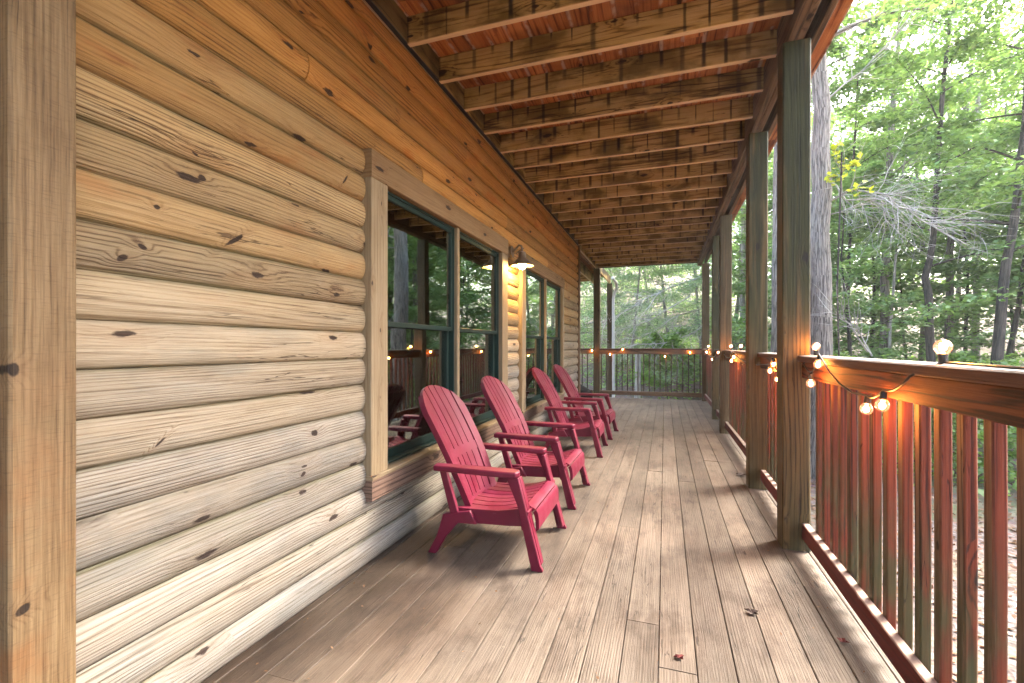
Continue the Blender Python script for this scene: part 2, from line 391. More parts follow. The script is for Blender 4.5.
def mat_plain(name, col, rough=.5, **k):
    b = NB(name)
    n = b.noise(b.n('TexCoord').outputs['Object'], 14, 4)
    c = b.mix(b.rng(n, .3, .75, 0, .35), col, tuple(q * .72 for q in col))
    b.bsdf(c, rough, n, .05, .002, **k)
    return b.mat
def chair_mat():
    b = NB('crimson_resin')
    p = b.n('TexCoord').outputs['Object']
    n = b.noise(p, 9, 5, .6); n2 = b.noise(p, 120, 2)
    c = b.mix(b.rng(n, .38, .70, 0, .55), (.105, .002, .015), (.14, .006, .026))
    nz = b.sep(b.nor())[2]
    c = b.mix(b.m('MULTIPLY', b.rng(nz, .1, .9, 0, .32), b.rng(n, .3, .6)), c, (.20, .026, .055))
    sc_ = b.noise(p, 26, 6, .75)
    c = b.mix(b.rng(sc_, .62, .74, 0, .35), c, (.30, .11, .13))
    b.bsdf(c, b.rng(n, .3, .7, .40, .6), n2, .12, .001, Specular_IOR_Level=.3)
    return b.mat
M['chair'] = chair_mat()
M['green'] = mat_plain('dark_green_vinyl', (.007, .021, .016), .55, Specular_IOR_Level=.2)
M['metal'] = mat_plain('dark_metal', (.16, .115, .075), .5, Metallic=.4)
M['flash'] = mat_plain('dark_flashing', (.02, .02, .022), .5)
M['socket'] = mat_plain('black_plastic', (.012, .012, .012), .4)
M['cloth'] = mat_plain('black_vinyl_cover', (.008, .008, .009), .85, Specular_IOR_Level=.1)
M['white'] = mat_plain('off_white_pipe', (.55, .54, .50), .5)
M['room'] = mat_plain('dark_room', (.22, .17, .13), .9)
M['curtain'] = mat_plain('room_drape', (.16, .14, .12), .9)

def glass_mat():
    b = NB('window_glass')
    fr = b.n('Fresnel', {'IOR': 1.52}).outputs[0]
    k = b.m('MINIMUM', b.m('MULTIPLY_ADD', fr, 1.9, .12), .85)
    bump = b.n('Bump', {'Height': b.noise(b.pos(), 2.2, 1), 'Strength': .05, 'Distance': .02})
    g = b.n('BsdfGlossy', {'Color': (.88, .96, .92), 'Roughness': .02, 'Normal': bump.outputs[0]})
    t = b.n('BsdfTransparent', {'Color': (.62, .66, .64)})
    mx = b.n('MixShader'); b.set(mx.inputs[0], k); b.t.links.new(t.outputs[0], mx.inputs[1]); b.t.links.new(g.outputs[0], mx.inputs[2])
    b.t.links.new(mx.outputs[0], b.out.inputs[0])
    return b.mat
M['glass'] = glass_mat()
def emit(name, col, st):
    b = NB(name)
    e = b.n('Emission', {'Color': col, 'Strength': st}); b.t.links.new(e.outputs[0], b.out.inputs[0])
    return b.mat
M['bulb'] = emit('glowing_bulb', (1., .40, .13), 9.0)
M['fil'] = emit('glowing_filament', (1., .36, .07), 70.0)
M['lampbulb'] = emit('lamp_bulb', (1., .60, .20), 110.0)
def bulbglass():
    b = NB('bulb_glass')
    f = b.n('LayerWeight', {'Blend': .35}).outputs['Facing']
    t = b.n('BsdfTransparent', {'Color': (1., .90, .84)}); g = b.n('BsdfGlossy', {'Color': (1, .8, .7), 'Roughness': .08})
    mx = b.n('MixShader'); b.set(mx.inputs[0], b.m('MULTIPLY_ADD', f, .5, .08))
    b.t.links.new(t.outputs[0], mx.inputs[1]); b.t.links.new(g.outputs[0], mx.inputs[2])
    e = b.n('Emission', {'Color': (1., .40, .20), 'Strength': .045}); ad = b.n('AddShader'); b.t.links.new(mx.outputs[0], ad.inputs[0]); b.t.links.new(e.outputs[0], ad.inputs[1])
    b.t.links.new(ad.outputs[0], b.out.inputs[0]); return b.mat
M['globe'] = bulbglass()

def leaf_mat(name, c1, c2, c3, trans=.5):
    b = NB(name)
    a = b.n('Attribute', attribute_name='rnd').outputs['Fac']
    oi = b.n('ObjectInfo').outputs['Random']
    k = b.m('ADD', a, b.m('MULTIPLY', b.m('SUBTRACT', oi, .5), .35))
    col = b.ramp(k, [(.05, c1), (.5, c2), (.95, c3)])
    d = b.n('BsdfDiffuse', {'Color': col}); t = b.n('BsdfTranslucent', {'Color': b.mix(1., col, (1.15, 1.22, .65), 'MULTIPLY')})
    g = b.n('BsdfGlossy', {'Color': (1, 1, 1), 'Roughness': .5})
    mx = b.n('MixShader', {0: trans}); b.t.links.new(d.outputs[0], mx.inputs[1]); b.t.links.new(t.outputs[0], mx.inputs[2])
    m2 = b.n('MixShader', {0: .035}); b.t.links.new(mx.outputs[0], m2.inputs[1]); b.t.links.new(g.outputs[0], m2.inputs[2])
    b.t.links.new(m2.outputs[0], b.out.inputs[0])
    return b.mat
M['maple'] = leaf_mat('maple_leaf', (.115, .19, .075), (.205, .325, .125), (.29, .41, .155), .42)
M['hemlock'] = leaf_mat('hemlock_leaf', (.13, .20, .12), (.24, .33, .20), (.35, .44, .29), .5)
M['yellow'] = leaf_mat('yellow_leaf', (.26, .32, .03), (.38, .42, .05), (.46, .46, .06))
M['fern'] = leaf_mat('undergrowth_leaf', (.10, .18, .05), (.18, .30, .08), (.28, .39, .11))
M['litterleaf'] = leaf_mat('fallen_leaf', (.09, .04, .018), (.15, .075, .035), (.22, .13, .065), .2)
def bark(name, dark, light, sc_=1.0):
    b = NB(name)
    u, v, w = b.sep(b.attr())
    n = b.noise(b.xyz(b.m('MULTIPLY', u, 4 * sc_), b.m('MULTIPLY', v, 55 * sc_), w), 1, 6, .7)
    n2 = b.noise(b.pos(), 2.5, 4)
    f = b.n('TexVoronoi', {'Vector': b.xyz(b.m('MULTIPLY_ADD', n, 2.5, b.m('MULTIPLY', u, 2.2 * sc_)), b.m('MULTIPLY_ADD', n, .9, b.m('MULTIPLY', v, 34 * sc_)), w), 'Scale': 1.}, feature='DISTANCE_TO_EDGE').outputs['Distance']
    fu = b.rng(f, 0, .18, 0, 1)
    h = b.m('MULTIPLY', n, b.m('MULTIPLY_ADD', fu, .6, .4))
    c = b.ramp(h, [(.15, dark), (.55, light)])
    c = b.mix(b.rng(n2, .5, .75, 0, .45), c, b.mix(1., c, (.7, .8, .6), 'MULTIPLY'))
    b.bsdf(c, .9, h, .8, .03)
    return b.mat
M['bark'] = bark('grey_bark', (.045, .036, .03), (.33, .29, .25))
M['bark2'] = bark('dark_bark', (.018, .014, .011), (.085, .066, .052))
M['bark3'] = bark('pale_bark', (.16, .14, .12), (.52, .48, .43))
M['dead'] = bark('dead_wood', (.22, .20, .17), (.55, .52, .47))
def ground_mat():
    b = NB('forest_floor')
    p = b.pos(); x, y, z = b.sep(p)
    n = b.noise(p, .35, 5); n2 = b.noise(p, 5, 5, .65); n3 = b.noise(p, 28, 3)
    vo = b.n('TexVoronoi', {'Vector': p, 'Scale': 16.}).outputs['Color']
    c = b.ramp(b.m('MULTIPLY_ADD', n3, .4, b.m('MULTIPLY', n2, .6)), [(.3, (.035, .025, .018)), (.5, (.14, .10, .075)), (.7, (.28, .21, .17))])
    c = b.mix(.35, c, b.mix(1., c, vo, 'MULTIPLY'))
    c = b.mix(b.rng(n, .5, .62, 0, .6), c, (.06, .10, .025))
    b.bsdf(c, .95, n2, .6, .05)
    return b.mat
M['ground'] = ground_mat()
def gravel_mat():
    b = NB('gravel')
    p = b.pos()
    vo = b.n('TexVoronoi', {'Vector': p, 'Scale': 26.})
    r = b.sep(vo.outputs['Color'])[0]
    n = b.noise(p, 1.3, 4)
    c = b.ramp(r, [(.1, (.05, .036, .030)), (.5, (.10, .075, .066)), (.9, (.16, .128, .115))])
    lf = b.rng(b.noise(p, 11, 4), .56, .62)
    c = b.mix(b.m('MULTIPLY', lf, .75), c, (.20, .075, .045))
    c = b.mix(b.rng(n, .52, .68, 0, .6), c, (.13, .11, .06))
    b.bsdf(c, .9, vo.outputs['Distance'], .5, .02)
    return b.mat
M['gravel'] = gravel_mat()

# ------------------------------------------------------------------ ground
GZ = -.95
def gh(x, y):
    r = max(0., math.hypot(max(0, x - 1), max(0, y - 8) * 1.0) - 5.0) if x > -6 else max(0., y - 13)
    z = GZ + .085 * r ** 1.12 if r > 0 else GZ
    if y > 12 and x < 4: z += .10 * (y - 12)
    z += .25 * math.sin(x * .55 + 1) * math.sin(y * .43) * min(1, r / 4)
    return min(z, 14.0)
g = MB(); n = 110
xs = [(-1 + 2 * i / n) for i in range(n + 1)]
def sp(t): return math.copysign(abs(t) ** 2.2, t)
for j in range(n + 1):
    for i in range(n + 1):
        x, y = sp(xs[i]) * 150 + 3, sp(xs[j]) * 150 + 8
        g.v.append((x, y, gh(x, y)))
for j in range(n):
    for i in range(n):
        a = j * (n + 1) + i
        g.f.append((a, a + 1, a + n + 2, a + n + 1)); g.g.append([(0, 0, 0)] * 4)
tag(g.build('ground', M['ground'], smooth=180), kind='structure')
gv = MB(); m_ = 40
ring = []
for k in range(m_):
    a = 2 * math.pi * k / m_
    rr = 1 + .06 * math.sin(3 * a) + .05 * math.sin(7 * a + 1)
    ring.append((2.4 + 3.3 * rr * math.cos(a), 2.2 + 5.2 * rr * math.sin(a)))
gv.v = [(x, y, GZ + .006) for x, y in ring]; gv.f = [tuple(range(m_))]; gv.g = [[(0, 0, 0)] * m_]
tag(gv.build('gravel_yard', M['gravel']), kind='structure')

# ------------------------------------------------------------------ deck floor
WX = -1.47; DX = .845; DY0, DY1 = -1.6, 10.50; WY1 = 8.25
d = MB()
k0 = math.ceil((-5 - SEAM0) / SEAM); k1 = int((DX - SEAM0) / SEAM)
for k in range(k0, k1 + 1):
    xa, xb = SEAM0 + k * SEAM + .0015, SEAM0 + (k + 1) * SEAM - .0015
    xb = min(xb, DX)
    ys = DY0 if xb > WX - .02 else WY1 + .02
    cuts = [ys]
    joint = {-1: 1.99, 0: 1.73, 2: 1.60}.get(k)
    y = ys + rnd.uniform(.5, 3.2)
    if joint: cuts.append(joint); y = joint + rnd.uniform(2.4, 4.2)
    while y < DY1 - .5: cuts.append(y); y += rnd.uniform(2.4, 4.8)
    cuts.append(DY1)
    for a, b_ in zip(cuts, cuts[1:]):
        dz = rnd.uniform(-.0015, .0015)
        d.box(xa, xb, a + .0012, b_ - .0012, -.035 + dz, dz, 'y', .0025, seg=1)
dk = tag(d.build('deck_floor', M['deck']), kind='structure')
fr = MB(); fr.box(.79, .83, DY0, 10.47, -.26, -.037, 'y'); fr.box(-5, .79, 10.43, 10.47, -.26, -.037, 'x')
for k in range(30): fr.box(-1.5, .788, DY0 + .405 * k + .05, DY0 + .405 * k + .09, -.22, -.037, 'x')
tag(fr.build('deck_framing', M['beam']), kind='structure')

# ------------------------------------------------------------------ log wall
LH = .1357
wall = empty('log_wall', (0, 0, 0))
tag(wall, 'round log siding wall of the cabin with two dark windows', 'wall')
def logprof(z0, z1):
    p = []
    N = 9
    for i in range(N + 1):
        t = i / N; e = abs(2 * t - 1)
        p.append((WX - .022 * e ** 2.2 - (.005 if i in (0, N) else 0), z0 + (z1 - z0) * t))
    return p + [(WX - .13, z1), (WX - .13, z0)]
OPEN = [(2.06, 4.16), (4.70, 6.76)]
L = MB()
def wobf(k, s):
    a, b_ = rnd.uniform(0, 6), rnd.uniform(0, 6)
    return lambda l: (.0025 * math.sin(l * 1.7 + a) + .002 * math.sin(l * 4.3 + b_), .0015 * math.sin(l * 2.1 + b_))
forced = {18: 2.35, 17: 1.62, 16: 2.62, 19: 3.3}
for k in range(22):
    z0, z1 = k * LH, (k + 1) * LH
    if k == 21: z1 = 2.948
    spans = [(DY0, WY1)]
    if 3 <= k <= 15:
        spans = [(DY0, OPEN[0][0]), (OPEN[0][1], OPEN[1][0]), (OPEN[1][1], WY1)]
    for a, b_ in spans:
        cuts = [a]
        y = a + rnd.uniform(1.0, 4.0)
        if k in forced: cuts.append(forced[k]); y = forced[k] + rnd.uniform(1.8, 3.8)
        elif k < 16 and a < 0: y = 99
        while y < b_ - .6: cuts.append(y); y += rnd.uniform(1.8, 4.2)
        cuts.append(b_)
        for p, q in zip(cuts, cuts[1:]):
            L.prism(logprof(z0 + .0006, z1 - .0006), ((0, 0, 0), (1, 0, 0), (0, 0, 1), (0, 1, 0)), p + .001, q - .001, seg=max(1, int((q - p) / .35)), wob=wobf(k, 0))
for k in range(22):   # the return wall round the far corner
    pr = [(-(x - WX) , z) for x, z in logprof(k * LH + .0006, (k + 1) * LH - .0006)]
    L.prism([(WY1 - .03 - q[0], q[1]) for q in pr], ((0, 0, 0), (0, 1, 0), (0, 0, 1), (1, 0, 0)), -5.0, WX - .14, seg=4)
L.build('siding', M['log'], wall, smooth=50)
t = MB(); t.box(WX - .06, WX + .022, WY1 - .085, WY1 + .02, 0.002, 2.945, 'z')
t.build('corner_board', M['beam'], wall)
t = MB(); t.box(WX - .012, WX + .016, DY0, WY1 - .09, 2.9495, 2.956, 'y', 0)
t.build('flashing_strip', M['flash'], wall)
rm = MB()
def quad(mb, a, b_, c, d_): 
    b0 = len(mb.v); mb.v += [a, b_, c, d_]; mb.f.append((b0, b0 + 1, b0 + 2, b0 + 3)); mb.g.append([(0, 0, 0)] * 4)
x0, x1, y0, y1, z0, z1 = -4.9, WX - .135, DY0, WY1 - .2, .0, 2.9
quad(rm, (x0, y0, z0), (x0, y1, z0), (x0, y1, z1), (x0, y0, z1))
quad(rm, (x0, y0, z0), (x1, y0, z0), (x1, y0, z1), (x0, y0, z1))
quad(rm, (x0, y1, z0), (x1, y1, z0), (x1, y1, z1), (x0, y1, z1))
quad(rm, (x0, y0, z0), (x1, y0, z0), (x1, y1, z0), (x0, y1, z0))
quad(rm, (x0, y0, z1), (x1, y0, z1), (x1, y1, z1), (x0, y1, z1))
rm.build('interior_room', M['room'], wall)

def window(y0, y1, z0, z1, sl, sr, apron_z, label):
    """y0..y1, z0..z1 = glazed opening inside the casing; sl, sr = side casing widths"""
    w = empty('window'); w.parent = wall; w['label'] = label
    cx0, cx1 = WX - .05, WX + .035
    c = MB()
    c.box(cx0, cx1, y0 - sl, y0, z0 - .012, z1 + .002, 'z')
    c.box(cx0, cx1, y1, y1 + sr, z0 - .012, z1 + .002, 'z')
    c.build('casing', M['casing'], w)
    c = MB(); c.box(cx0, cx1 + .004, y0 - sl - .003, y1 + sr + .003, z1 + .003, z1 + .15, 'y')
    c.build('head_casing', M['head'], w)
    c = MB(); c.box(cx0, cx1 + .012, y0 - sl - .005, y1 + sr + .005, z0 - .035, z0 - .0125, 'y')
    c.build('sill', M['casing'], w)
    c = MB(); c.box(cx0, cx1 + .004, y0 - sl, y1 + sr, apron_z, z0 - .0355, 'y')
    c.build('apron', M['apron'], w)
    ym = (y0 + y1) / 2; hw = .019
    c = MB(); c.box(cx0, cx1 - .012, ym - hw, ym + hw, z0 - .012, z1 + .002, 'z')
    c.build('mullion', M['casing'], w)
    zm = z0 + (z1 - z0) * .515
    for a, b_ in ((y0, ym - hw), (ym + hw, y1)):
        f = MB(); fx0, fx1 = WX - .075, WX - .002; t_ = .014
        f.box(fx0, fx1, a, a + t_, z0, z1, 'z', .002); f.box(fx0, fx1, b_ - t_, b_, z0, z1, 'z', .002)
        f.box(fx0, fx1, a + t_, b_ - t_, z1 - t_, z1, 'y', .002); f.box(fx0, fx1, a + t_, b_ - t_, z0, z0 + t_, 'y', .002)
        f.build('frame', M['green'], w)
        for (za, zb, xo) in ((zm - .02, z1 - t_, -.010), (z0 + t_, zm + .018, -.040)):
            s = MB(); q = .026; sx0, sx1 = WX + xo - .028, WX + xo
            A, B = a + t_ + .001, b_ - t_ - .001; zb -= .001; za += .001
            s.box(sx0, sx1, A, A + q, za, zb, 'z', .003); s.box(sx0, sx1, B - q, B, za, zb, 'z', .003)
            s.box(sx0, sx1, A + q, B - q, zb - .028, zb, 'y', .003); s.box(sx0, sx1, A + q, B - q, za, za + .03 + (.02 if xo < -.03 else 0), 'y', .003)
            s.build('sash', M['green'], w)
            p = MB(); p.box((sx0 + sx1) / 2 - .002, (sx0 + sx1) / 2 + .002, A + q - .005, B - q + .005, za + .03, zb - .03, 'z', 0)
            p.build('pane', M['glass'], w)
    return w
window(2.17, 4.035, .49, 2.02, .15, .155, .345, 'nearer double window with dark green sashes in pale casing')
window(4.80, 6.70, .47, 2.01, .14, .10, .345, 'farther double window with dark green sashes in pale casing')

# near corner post against the wall
p = MB(); p.box(WX - .06, -1.40, .625, .752, 0.001, 2.948, 'z', .006, w=.31)
tag(p.build('corner_post', M['trim']), 'broad brown timber post standing against the log wall at the near end', 'post')

# ------------------------------------------------------------------ porch roof
roof = empty('porch_ceiling', (0, 0, 2.95))
tag(roof, 'open porch ceiling of stained joists under reddish deck boards', 'ceiling')
JZ0, JZ1 = 2.95, 3.113
def part(mb, name, mat, parent, **k):
    o = mb.build(name, mat, parent, **k); o.location = -parent.location if False else (0, 0, 0)
    o.matrix_parent_inverse = Matrix.Translation(-Vector(parent.location)); return o
RY0 = -1.2
s = MB()
for k in range(k0 + 1, k1 + 3):
    xa, xb = SEAM0 + k * SEAM - .0005, SEAM0 + (k + 1) * SEAM + .0005
    y0_, y1_ = RY0, 10.66
    if xb < WX - .02: y0_, y1_ = WY1 + .02, 13.2
    if xa > .93: continue
    cuts = [y0_]; y = y0_ + rnd.uniform(.8, 4)
    while y < y1_ - .5: cuts.append(y); y += rnd.uniform(2.4, 4.8)
    cuts.append(y1_)
    for a, b_ in zip(cuts, cuts[1:]): s.box(xa, xb, a + .001, b_ - .001, JZ1 + .001, JZ1 + .036, 'y', .002)
part(s, 'ceiling_boards', M['soffit'], roof)
s = MB(); s.box(WX - .16, WX + .012, RY0, WY1, 2.9565, JZ1, 'y'); s.box(WX - .025, WX + .012, WY1 + .002, 13.2, 2.90, JZ1, 'y')
s.box(-1.90, -1.86, 8.7, 13.2, 2.88, JZ1, 'y')
part(s, 'ledger_board', M['joist'], roof)
for k in range(-9, 21):
    y = 2.42 + .4064 * k
    if y < RY0 + .05: continue
    sag = rnd.uniform(-.004, .004)
    j = MB(); j.box(WX + .014, .656, y - .019, y + .019, JZ0 + sag, JZ1 - .0005, 'x', .003)
    part(j, 'joist', M['joist'], roof)
for k in range(11):
    y = 8.75 + .4064 * k
    j = MB(); j.box(-5, -1.91, y - .019, y + .019, JZ0, JZ1 - .0005, 'x', .003); part(j, 'joist', M['joist'], roof)
for i, (xa, xb, za) in enumerate(((.658, .697, 2.868), (.700, .739, 2.868))):
    j = MB(); j.box(xa, xb, RY0, 10.62, za, JZ1 - .0005, 'y', .004); part(j, 'beam', M['beam'], roof)
j = MB(); j.box(.800, .838, 2.30, 10.64, 2.90, JZ1 + .03, 'y', .004)
part(j, 'fascia', M['beam'], roof)
j = MB(); j.box(WX + .014, .656, 10.58, 10.62, 2.93, JZ1 - .0005, 'x', .004)
part(j, 'end_beam', M['beam'], roof)

# ------------------------------------------------------------------ porch posts
PG = 'porch posts along the railing'
def post(x, y, mat, label, z0=0.001, z1=2.8665, sz=.14, tw=0.):
    o = empty('porch_post', (x + sz / 2, y + sz / 2, z0), tw)
    m = MB(); m.box(-sz / 2, sz / 2, -sz / 2, sz / 2, 0, z1 - z0, 'z', .007, seg=6,
                    wob=lambda l: (.003 * math.sin(l * 1.3 + x * 5), .003 * math.sin(l * 1.1 + y)))
    me = m.mesh('porch_post', mat)
    C.objects.unlink(o); bpy.data.objects.remove(o)
    o = bpy.data.objects.new('porch_post', me); C.objects.link(o); o.location = (x + sz / 2, y + sz / 2, z0); o.rotation_euler = (0, 0, tw)
    tag(o, label, 'post', PG)
    return o
POSTS = [(.632, 2.955), (.642, 4.13), (.690, 6.60), (.705, 7.82), (.735, 10.33)]
PLAB = ['nearest porch post, mossy green at the top and ochre at its foot', 'second porch post from the camera, green algae down its front',
        'third porch post along the railing, dry brown wood without moss', 'fourth porch post along the railing, mostly hidden by the third',
        'last porch post at the far right corner of the deck']
for i, ((x, y), lb) in enumerate(zip(POSTS, PLAB)):
    post(x, y, M['post'] if i in (0, 1, 3) else M['post2'], lb)
post(-1.535, 10.44, M['post2'], 'slim porch post at the far railing beyond the log wall corner', z1=2.899)
post(-1.54, 13.05, M['post2'], 'outermost porch post standing on the ground beyond the far railing', z0=GZ - .2, z1=2.899)
o = MB(); o.tube([(-1.36, 13.0, GZ - .1), (-1.36, 13.0, 2.45), (-1.33, 13.0, 2.62), (-1.26, 12.9, 2.74), (-1.24, 12.6, 2.84), (-1.3, 12.2, 2.93)], .04, 10)
tag(o.build('downspout', M['white'], smooth=50), 'pale curved downspout pipe beside the outermost post', 'downspout')

# ------------------------------------------------------------------ railings
def railing(y0, y1, label, axis='y', c=.727, lo=None):
    RM, BM = ('rail', 'brail') if axis == 'y' else ('beam', 'beam')
    """rail boards run along an axis; c = position of their inner face"""
    rt = empty('railing', ((c, y0, 0) if axis == 'y' else (y0, c, 0)))
    tag(rt, label, 'railing', 'deck railing sections')
    sy = axis == 'y'
    def bx(mb, a0, a1, l0, l1, z0, z1, **k):
        return mb.box(a0, a1, l0, l1, z0, z1, 'y', **k) if sy else mb.box(l0, l1, a0, a1, z0, z1, 'x', **k)
    m = MB(); bx(m, c - .022, c + .118, y0 + .001, y1 - .001, 1.061, 1.097, ch=.005); part(m, 'rail_cap', M['cap'], rt)
    m = MB(); bx(m, c, c + .037, y0 + .001, y1 - .001, .972, 1.0605); part(m, 'top_rail', M[RM], rt)
    m = MB(); bx(m, c, c + .037, y0 + .001, y1 - .001, .072, .160); part(m, 'bottom_rail', M[BM], rt)
    n = int((y1 - y0) / .1145)
    off = (y1 - y0 - n * .1145) / 2
    for k in range(n + 1):
        y = y0 + off + k * .1145 + rnd.uniform(-.004, .004)
        if y + .02 > y1 or y - .02 < y0: continue
        tx = rnd.uniform(-.004, .004)
        m = MB(); a = c + .038; wd = .019
        z0, z1 = .085 + rnd.uniform(-.006, .006), 1.060
        wob = lambda l: (0, tx * (l - .1) + .0015 * math.sin(l * 5 + y)) if sy else (tx * (l - .1), 0)
        if sy: m.box(a, a + .031, y - wd * .97, y + wd * .97, z0, z1, 'z', .004, seg=4, wob=wob)
        else: m.box(y - wd * .55, y + wd * .55, a, a + .025, z0, z1, 'z', .003, seg=1)
        part(m, 'baluster', M['bal'] if sy else M['bal_backlit'], rt)
M['bal_backlit'] = wood('backlit_baluster_wood', (.03, .018, .010), (.065, .038, .022), (.10, .06, .035), knot=.0, var=.4)  # darker copy of the baluster wood, backlit shade put into its colour
railing(-1.4, 2.955, 'nearest deck railing section, orange lit with a bulb standing on its cap')
railing(3.10, 4.13, 'short deck railing section between the two mossy posts')
railing(4.28, 6.60, 'deck railing section between the second and third posts', c=.745)
railing(6.75, 7.82, 'deck railing section behind the third post', c=.755)
railing(7.97, 10.33, 'last side railing section before the far corner post', c=.775)
railing(-1.39, .733, 'far end railing with thin balusters coloured dark as backlit across the deck', 'x', 10.39)
railing(-4.9, -1.54, 'railing section running left behind the log wall corner', 'x', 10.39)

# ------------------------------------------------------------------ chairs
def make_chair():
    r = empty('adirondack_chair', (0, 0, 0))
    # local x: 0 = front foot, negative towards the backrest; y across; z up
    mat = M['chair']
    def bc(t):      # backrest centre line, t 0..1 from seat to crest
        x = -.435 - .335 * t + .03 * math.sin(t * 3.14); z = .245 + .66 * t - .01 * math.sin(t * 3.1)
        return x, z
    N = 7; gap = .0095
    def halfw(t): return .205 + .040 * math.sin(min(1, t / .72) * math.pi / 2)
    def tmax(y):
        q = min(1., abs(y) / .245)
        return .775 + .225 * math.sqrt(max(0., 1 - q ** 2.0))
    m = MB()
    for i in range(N):
        a0, a1 = -1 + 2 * i / N, -1 + 2 * (i + 1) / N
        outer = i in (0, N - 1)
        cols = 4
        top, bot = [], []
        rows = 20
        for rr in range(rows + 1):
            tr, br = [], []
            for c_ in range(cols + 1):
                a = a0 + (a1 - a0) * c_ / cols
                tt0 = rr / rows
                y0 = a * .243; t = tt0 * tmax(y0)
                y = a * halfw(t)
                if c_ == 0 and i > 0: y += gap / 2
                if c_ == cols and i < N - 1: y -= gap / 2
                x, z = bc(t)
                x += .030 * (1 - a * a) * -1 + .012   # dished across
                th = .026 if outer else .018
                tr.append((x + (.006 if outer else 0), y, z)); br.append((x - th, y, z - th * .45))
            top.append(tr); bot.append(br)
        m.sheet(top, bot)
    # cross bands that tie the slats
    for t0, t1, off in ((.40, .47, .0015), (.0, .05, .0015), (.86, .93, -.022)):
        top, bot = [], []
        for t in (t0, (t0 + t1) / 2, t1):
            tr, br = [], []
            for c_ in range(13):
                a = (-1 + 2 * c_ / 12) * (.98 if t1 < .8 else .62)
                x, z = bc(t); x += -.030 * (1 - a * a) + .012 + off
                y = a * halfw(t)
                tr.append((x, y, z)); br.append((x - .018, y, z - .006))
            top.append(tr); bot.append(br)
        m.sheet(top, bot)
    m.build('backrest', mat, r, smooth=40)
    # seat: slats front to back, then a rolled front edge
    m = MB()
    hw = .235
    for i in range(N):
        a0 = -hw + 2 * hw * i / N + (gap / 2 if i else 0); a1 = -hw + 2 * hw * (i + 1) / N - (gap / 2 if i < N - 1 else 0)
        top, bot = [], []
        for q in range(9):
            t = q / 8; x = -.46 + .36 * t; z = .262 + .048 * t - .022 * math.sin(t * 3.14)
            tr = [(x, a0 + (a1 - a0) * c_ / 2, z) for c_ in range(3)]
            top.append(tr); bot.append([(p[0], p[1], p[2] - .022) for p in tr])
        m.sheet(top, bot)
    for (ang0, ang1) in ((0, .42), (.47, 1.0)):
        top, bot = [], []
        for q in range(7):
            t = ang0 + (ang1 - ang0) * q / 6
            th = t * 1.75
            x = -.094 + .062 * math.sin(th) + .02 * min(t, .4); z = .247 + .063 * math.cos(th) - .045 * max(0, t - .6) / .4
            tr = [(x, -hw + 2 * hw * c_ / 4, z) for c_ in range(5)]
            top.append(tr); bot.append([(p[0] - .018, p[1], p[2] - .016) for p in tr])
        m.sheet(top, bot)
    for sgn in (-1, 1):     # side rails under the seat
        y = sgn * .240
        pr = [(-.09, .300), (-.06, .26), (-.085, .205), (-.20, .195), (-.44, .185), (-.52, .20), (-.50, .262), (-.42, .262), (-.25, .270)]
        m.prism(pr, ((0, y, 0), (1, 0, 0), (0, 0, 1), (0, 1, 0)), -.014, .014)
    m.build('seat', mat, r, smooth=40)
    for sgn in (-1, 1):
        # armrest: board with rounded front and down-turned edge
        m = MB()
        yo = sgn * .285
        out = [(-.605, -.030), (-.60, .034), (-.40, .042), (-.16, .044), (-.125, .036), (-.112, .0), (-.125, -.034), (-.16, -.042), (-.40, -.036)]
        out = [(x, yo + sgn * y) for x, y in out]
        m.prism(out, ((0, 0, 0), (1, 0, 0), (0, 1, 0), (0, 0, 1)), .468, .500)
        m.build('armrest', mat, r, smooth=30, bevel=.008)
        # front leg: tapered blade from the arm to the foot, with a flange behind
        m = MB()
        fa = [(-.185, .467), (-.118, .467), (.000, .030), (.012, .012), (.012, 0), (-.048, 0), (-.075, .12), (-.125, .33)]
        m.prism(fa, ((0, sgn * .292, 0), (1, 0, 0), (0, 0, 1), (0, 1, 0)), -.011, .011)
        fl = [(-.116, .465), (.002, .028), (-.020, .022), (-.138, .46)]
        m.prism(fl, ((0, sgn * .2585, 0), (1, 0, 0), (0, 0, 1), (0, 1, 0)), -.022, .022)
        m.prism([(-.118, .30), (-.060, .30), (-.085, .20), (-.10, .20)], ((0, sgn * .266, 0), (1, 0, 0), (0, 0, 1), (0, 1, 0)), -.036, .036)
        m.build('leg', mat, r, smooth=30, bevel=.004)
        m = MB()
        bl = [(-.40, .258), (-.56, .225), (-.60, .10), (-.655, .0), (-.605, .0), (-.545, .10), (-.47, .185), (-.36, .19)]
        m.prism(bl, ((0, sgn * .262, 0), (1, 0, 0), (0, 0, 1), (0, 1, 0)), -.016, .016)
        m.prism([(-.60, .10), (-.655, 0), (-.640, 0), (-.585, .10)], ((0, sgn * .243, 0), (1, 0, 0), (0, 0, 1), (0, 1, 0)), -.022, .022)
        # upright that joins arm and back
        m.prism([(-.585, .468), (-.545, .468), (-.470, .235), (-.515, .225)], ((0, sgn * .262, 0), (1, 0, 0), (0, 0, 1), (0, 1, 0)), -.014, .014)
        m.build('leg', mat, r, smooth=30, bevel=.004)
    return r
CH_ = [(-.60, 2.56, R(0), 'nearest crimson plastic adirondack chair, in front of the nearer window'),
       (-.60, 3.50, R(-1), 'second crimson adirondack chair from the camera, under the wall lamp side of the nearer window'),
       (-.625, 5.08, R(1.5), 'third crimson adirondack chair, in front of the farther window'),
       (-.61, 6.03, R(-1.5), 'last crimson adirondack chair, farthest from the camera')]
ch0 = make_chair()
for i, (x, y, a, lb) in enumerate(CH_):
    o = ch0 if i == 0 else copy_tree(ch0)
    o.location = (x, y, .001); o.rotation_euler = (0, 0, a)
    tag(o, lb, 'chair', 'adirondack chairs along the log wall')

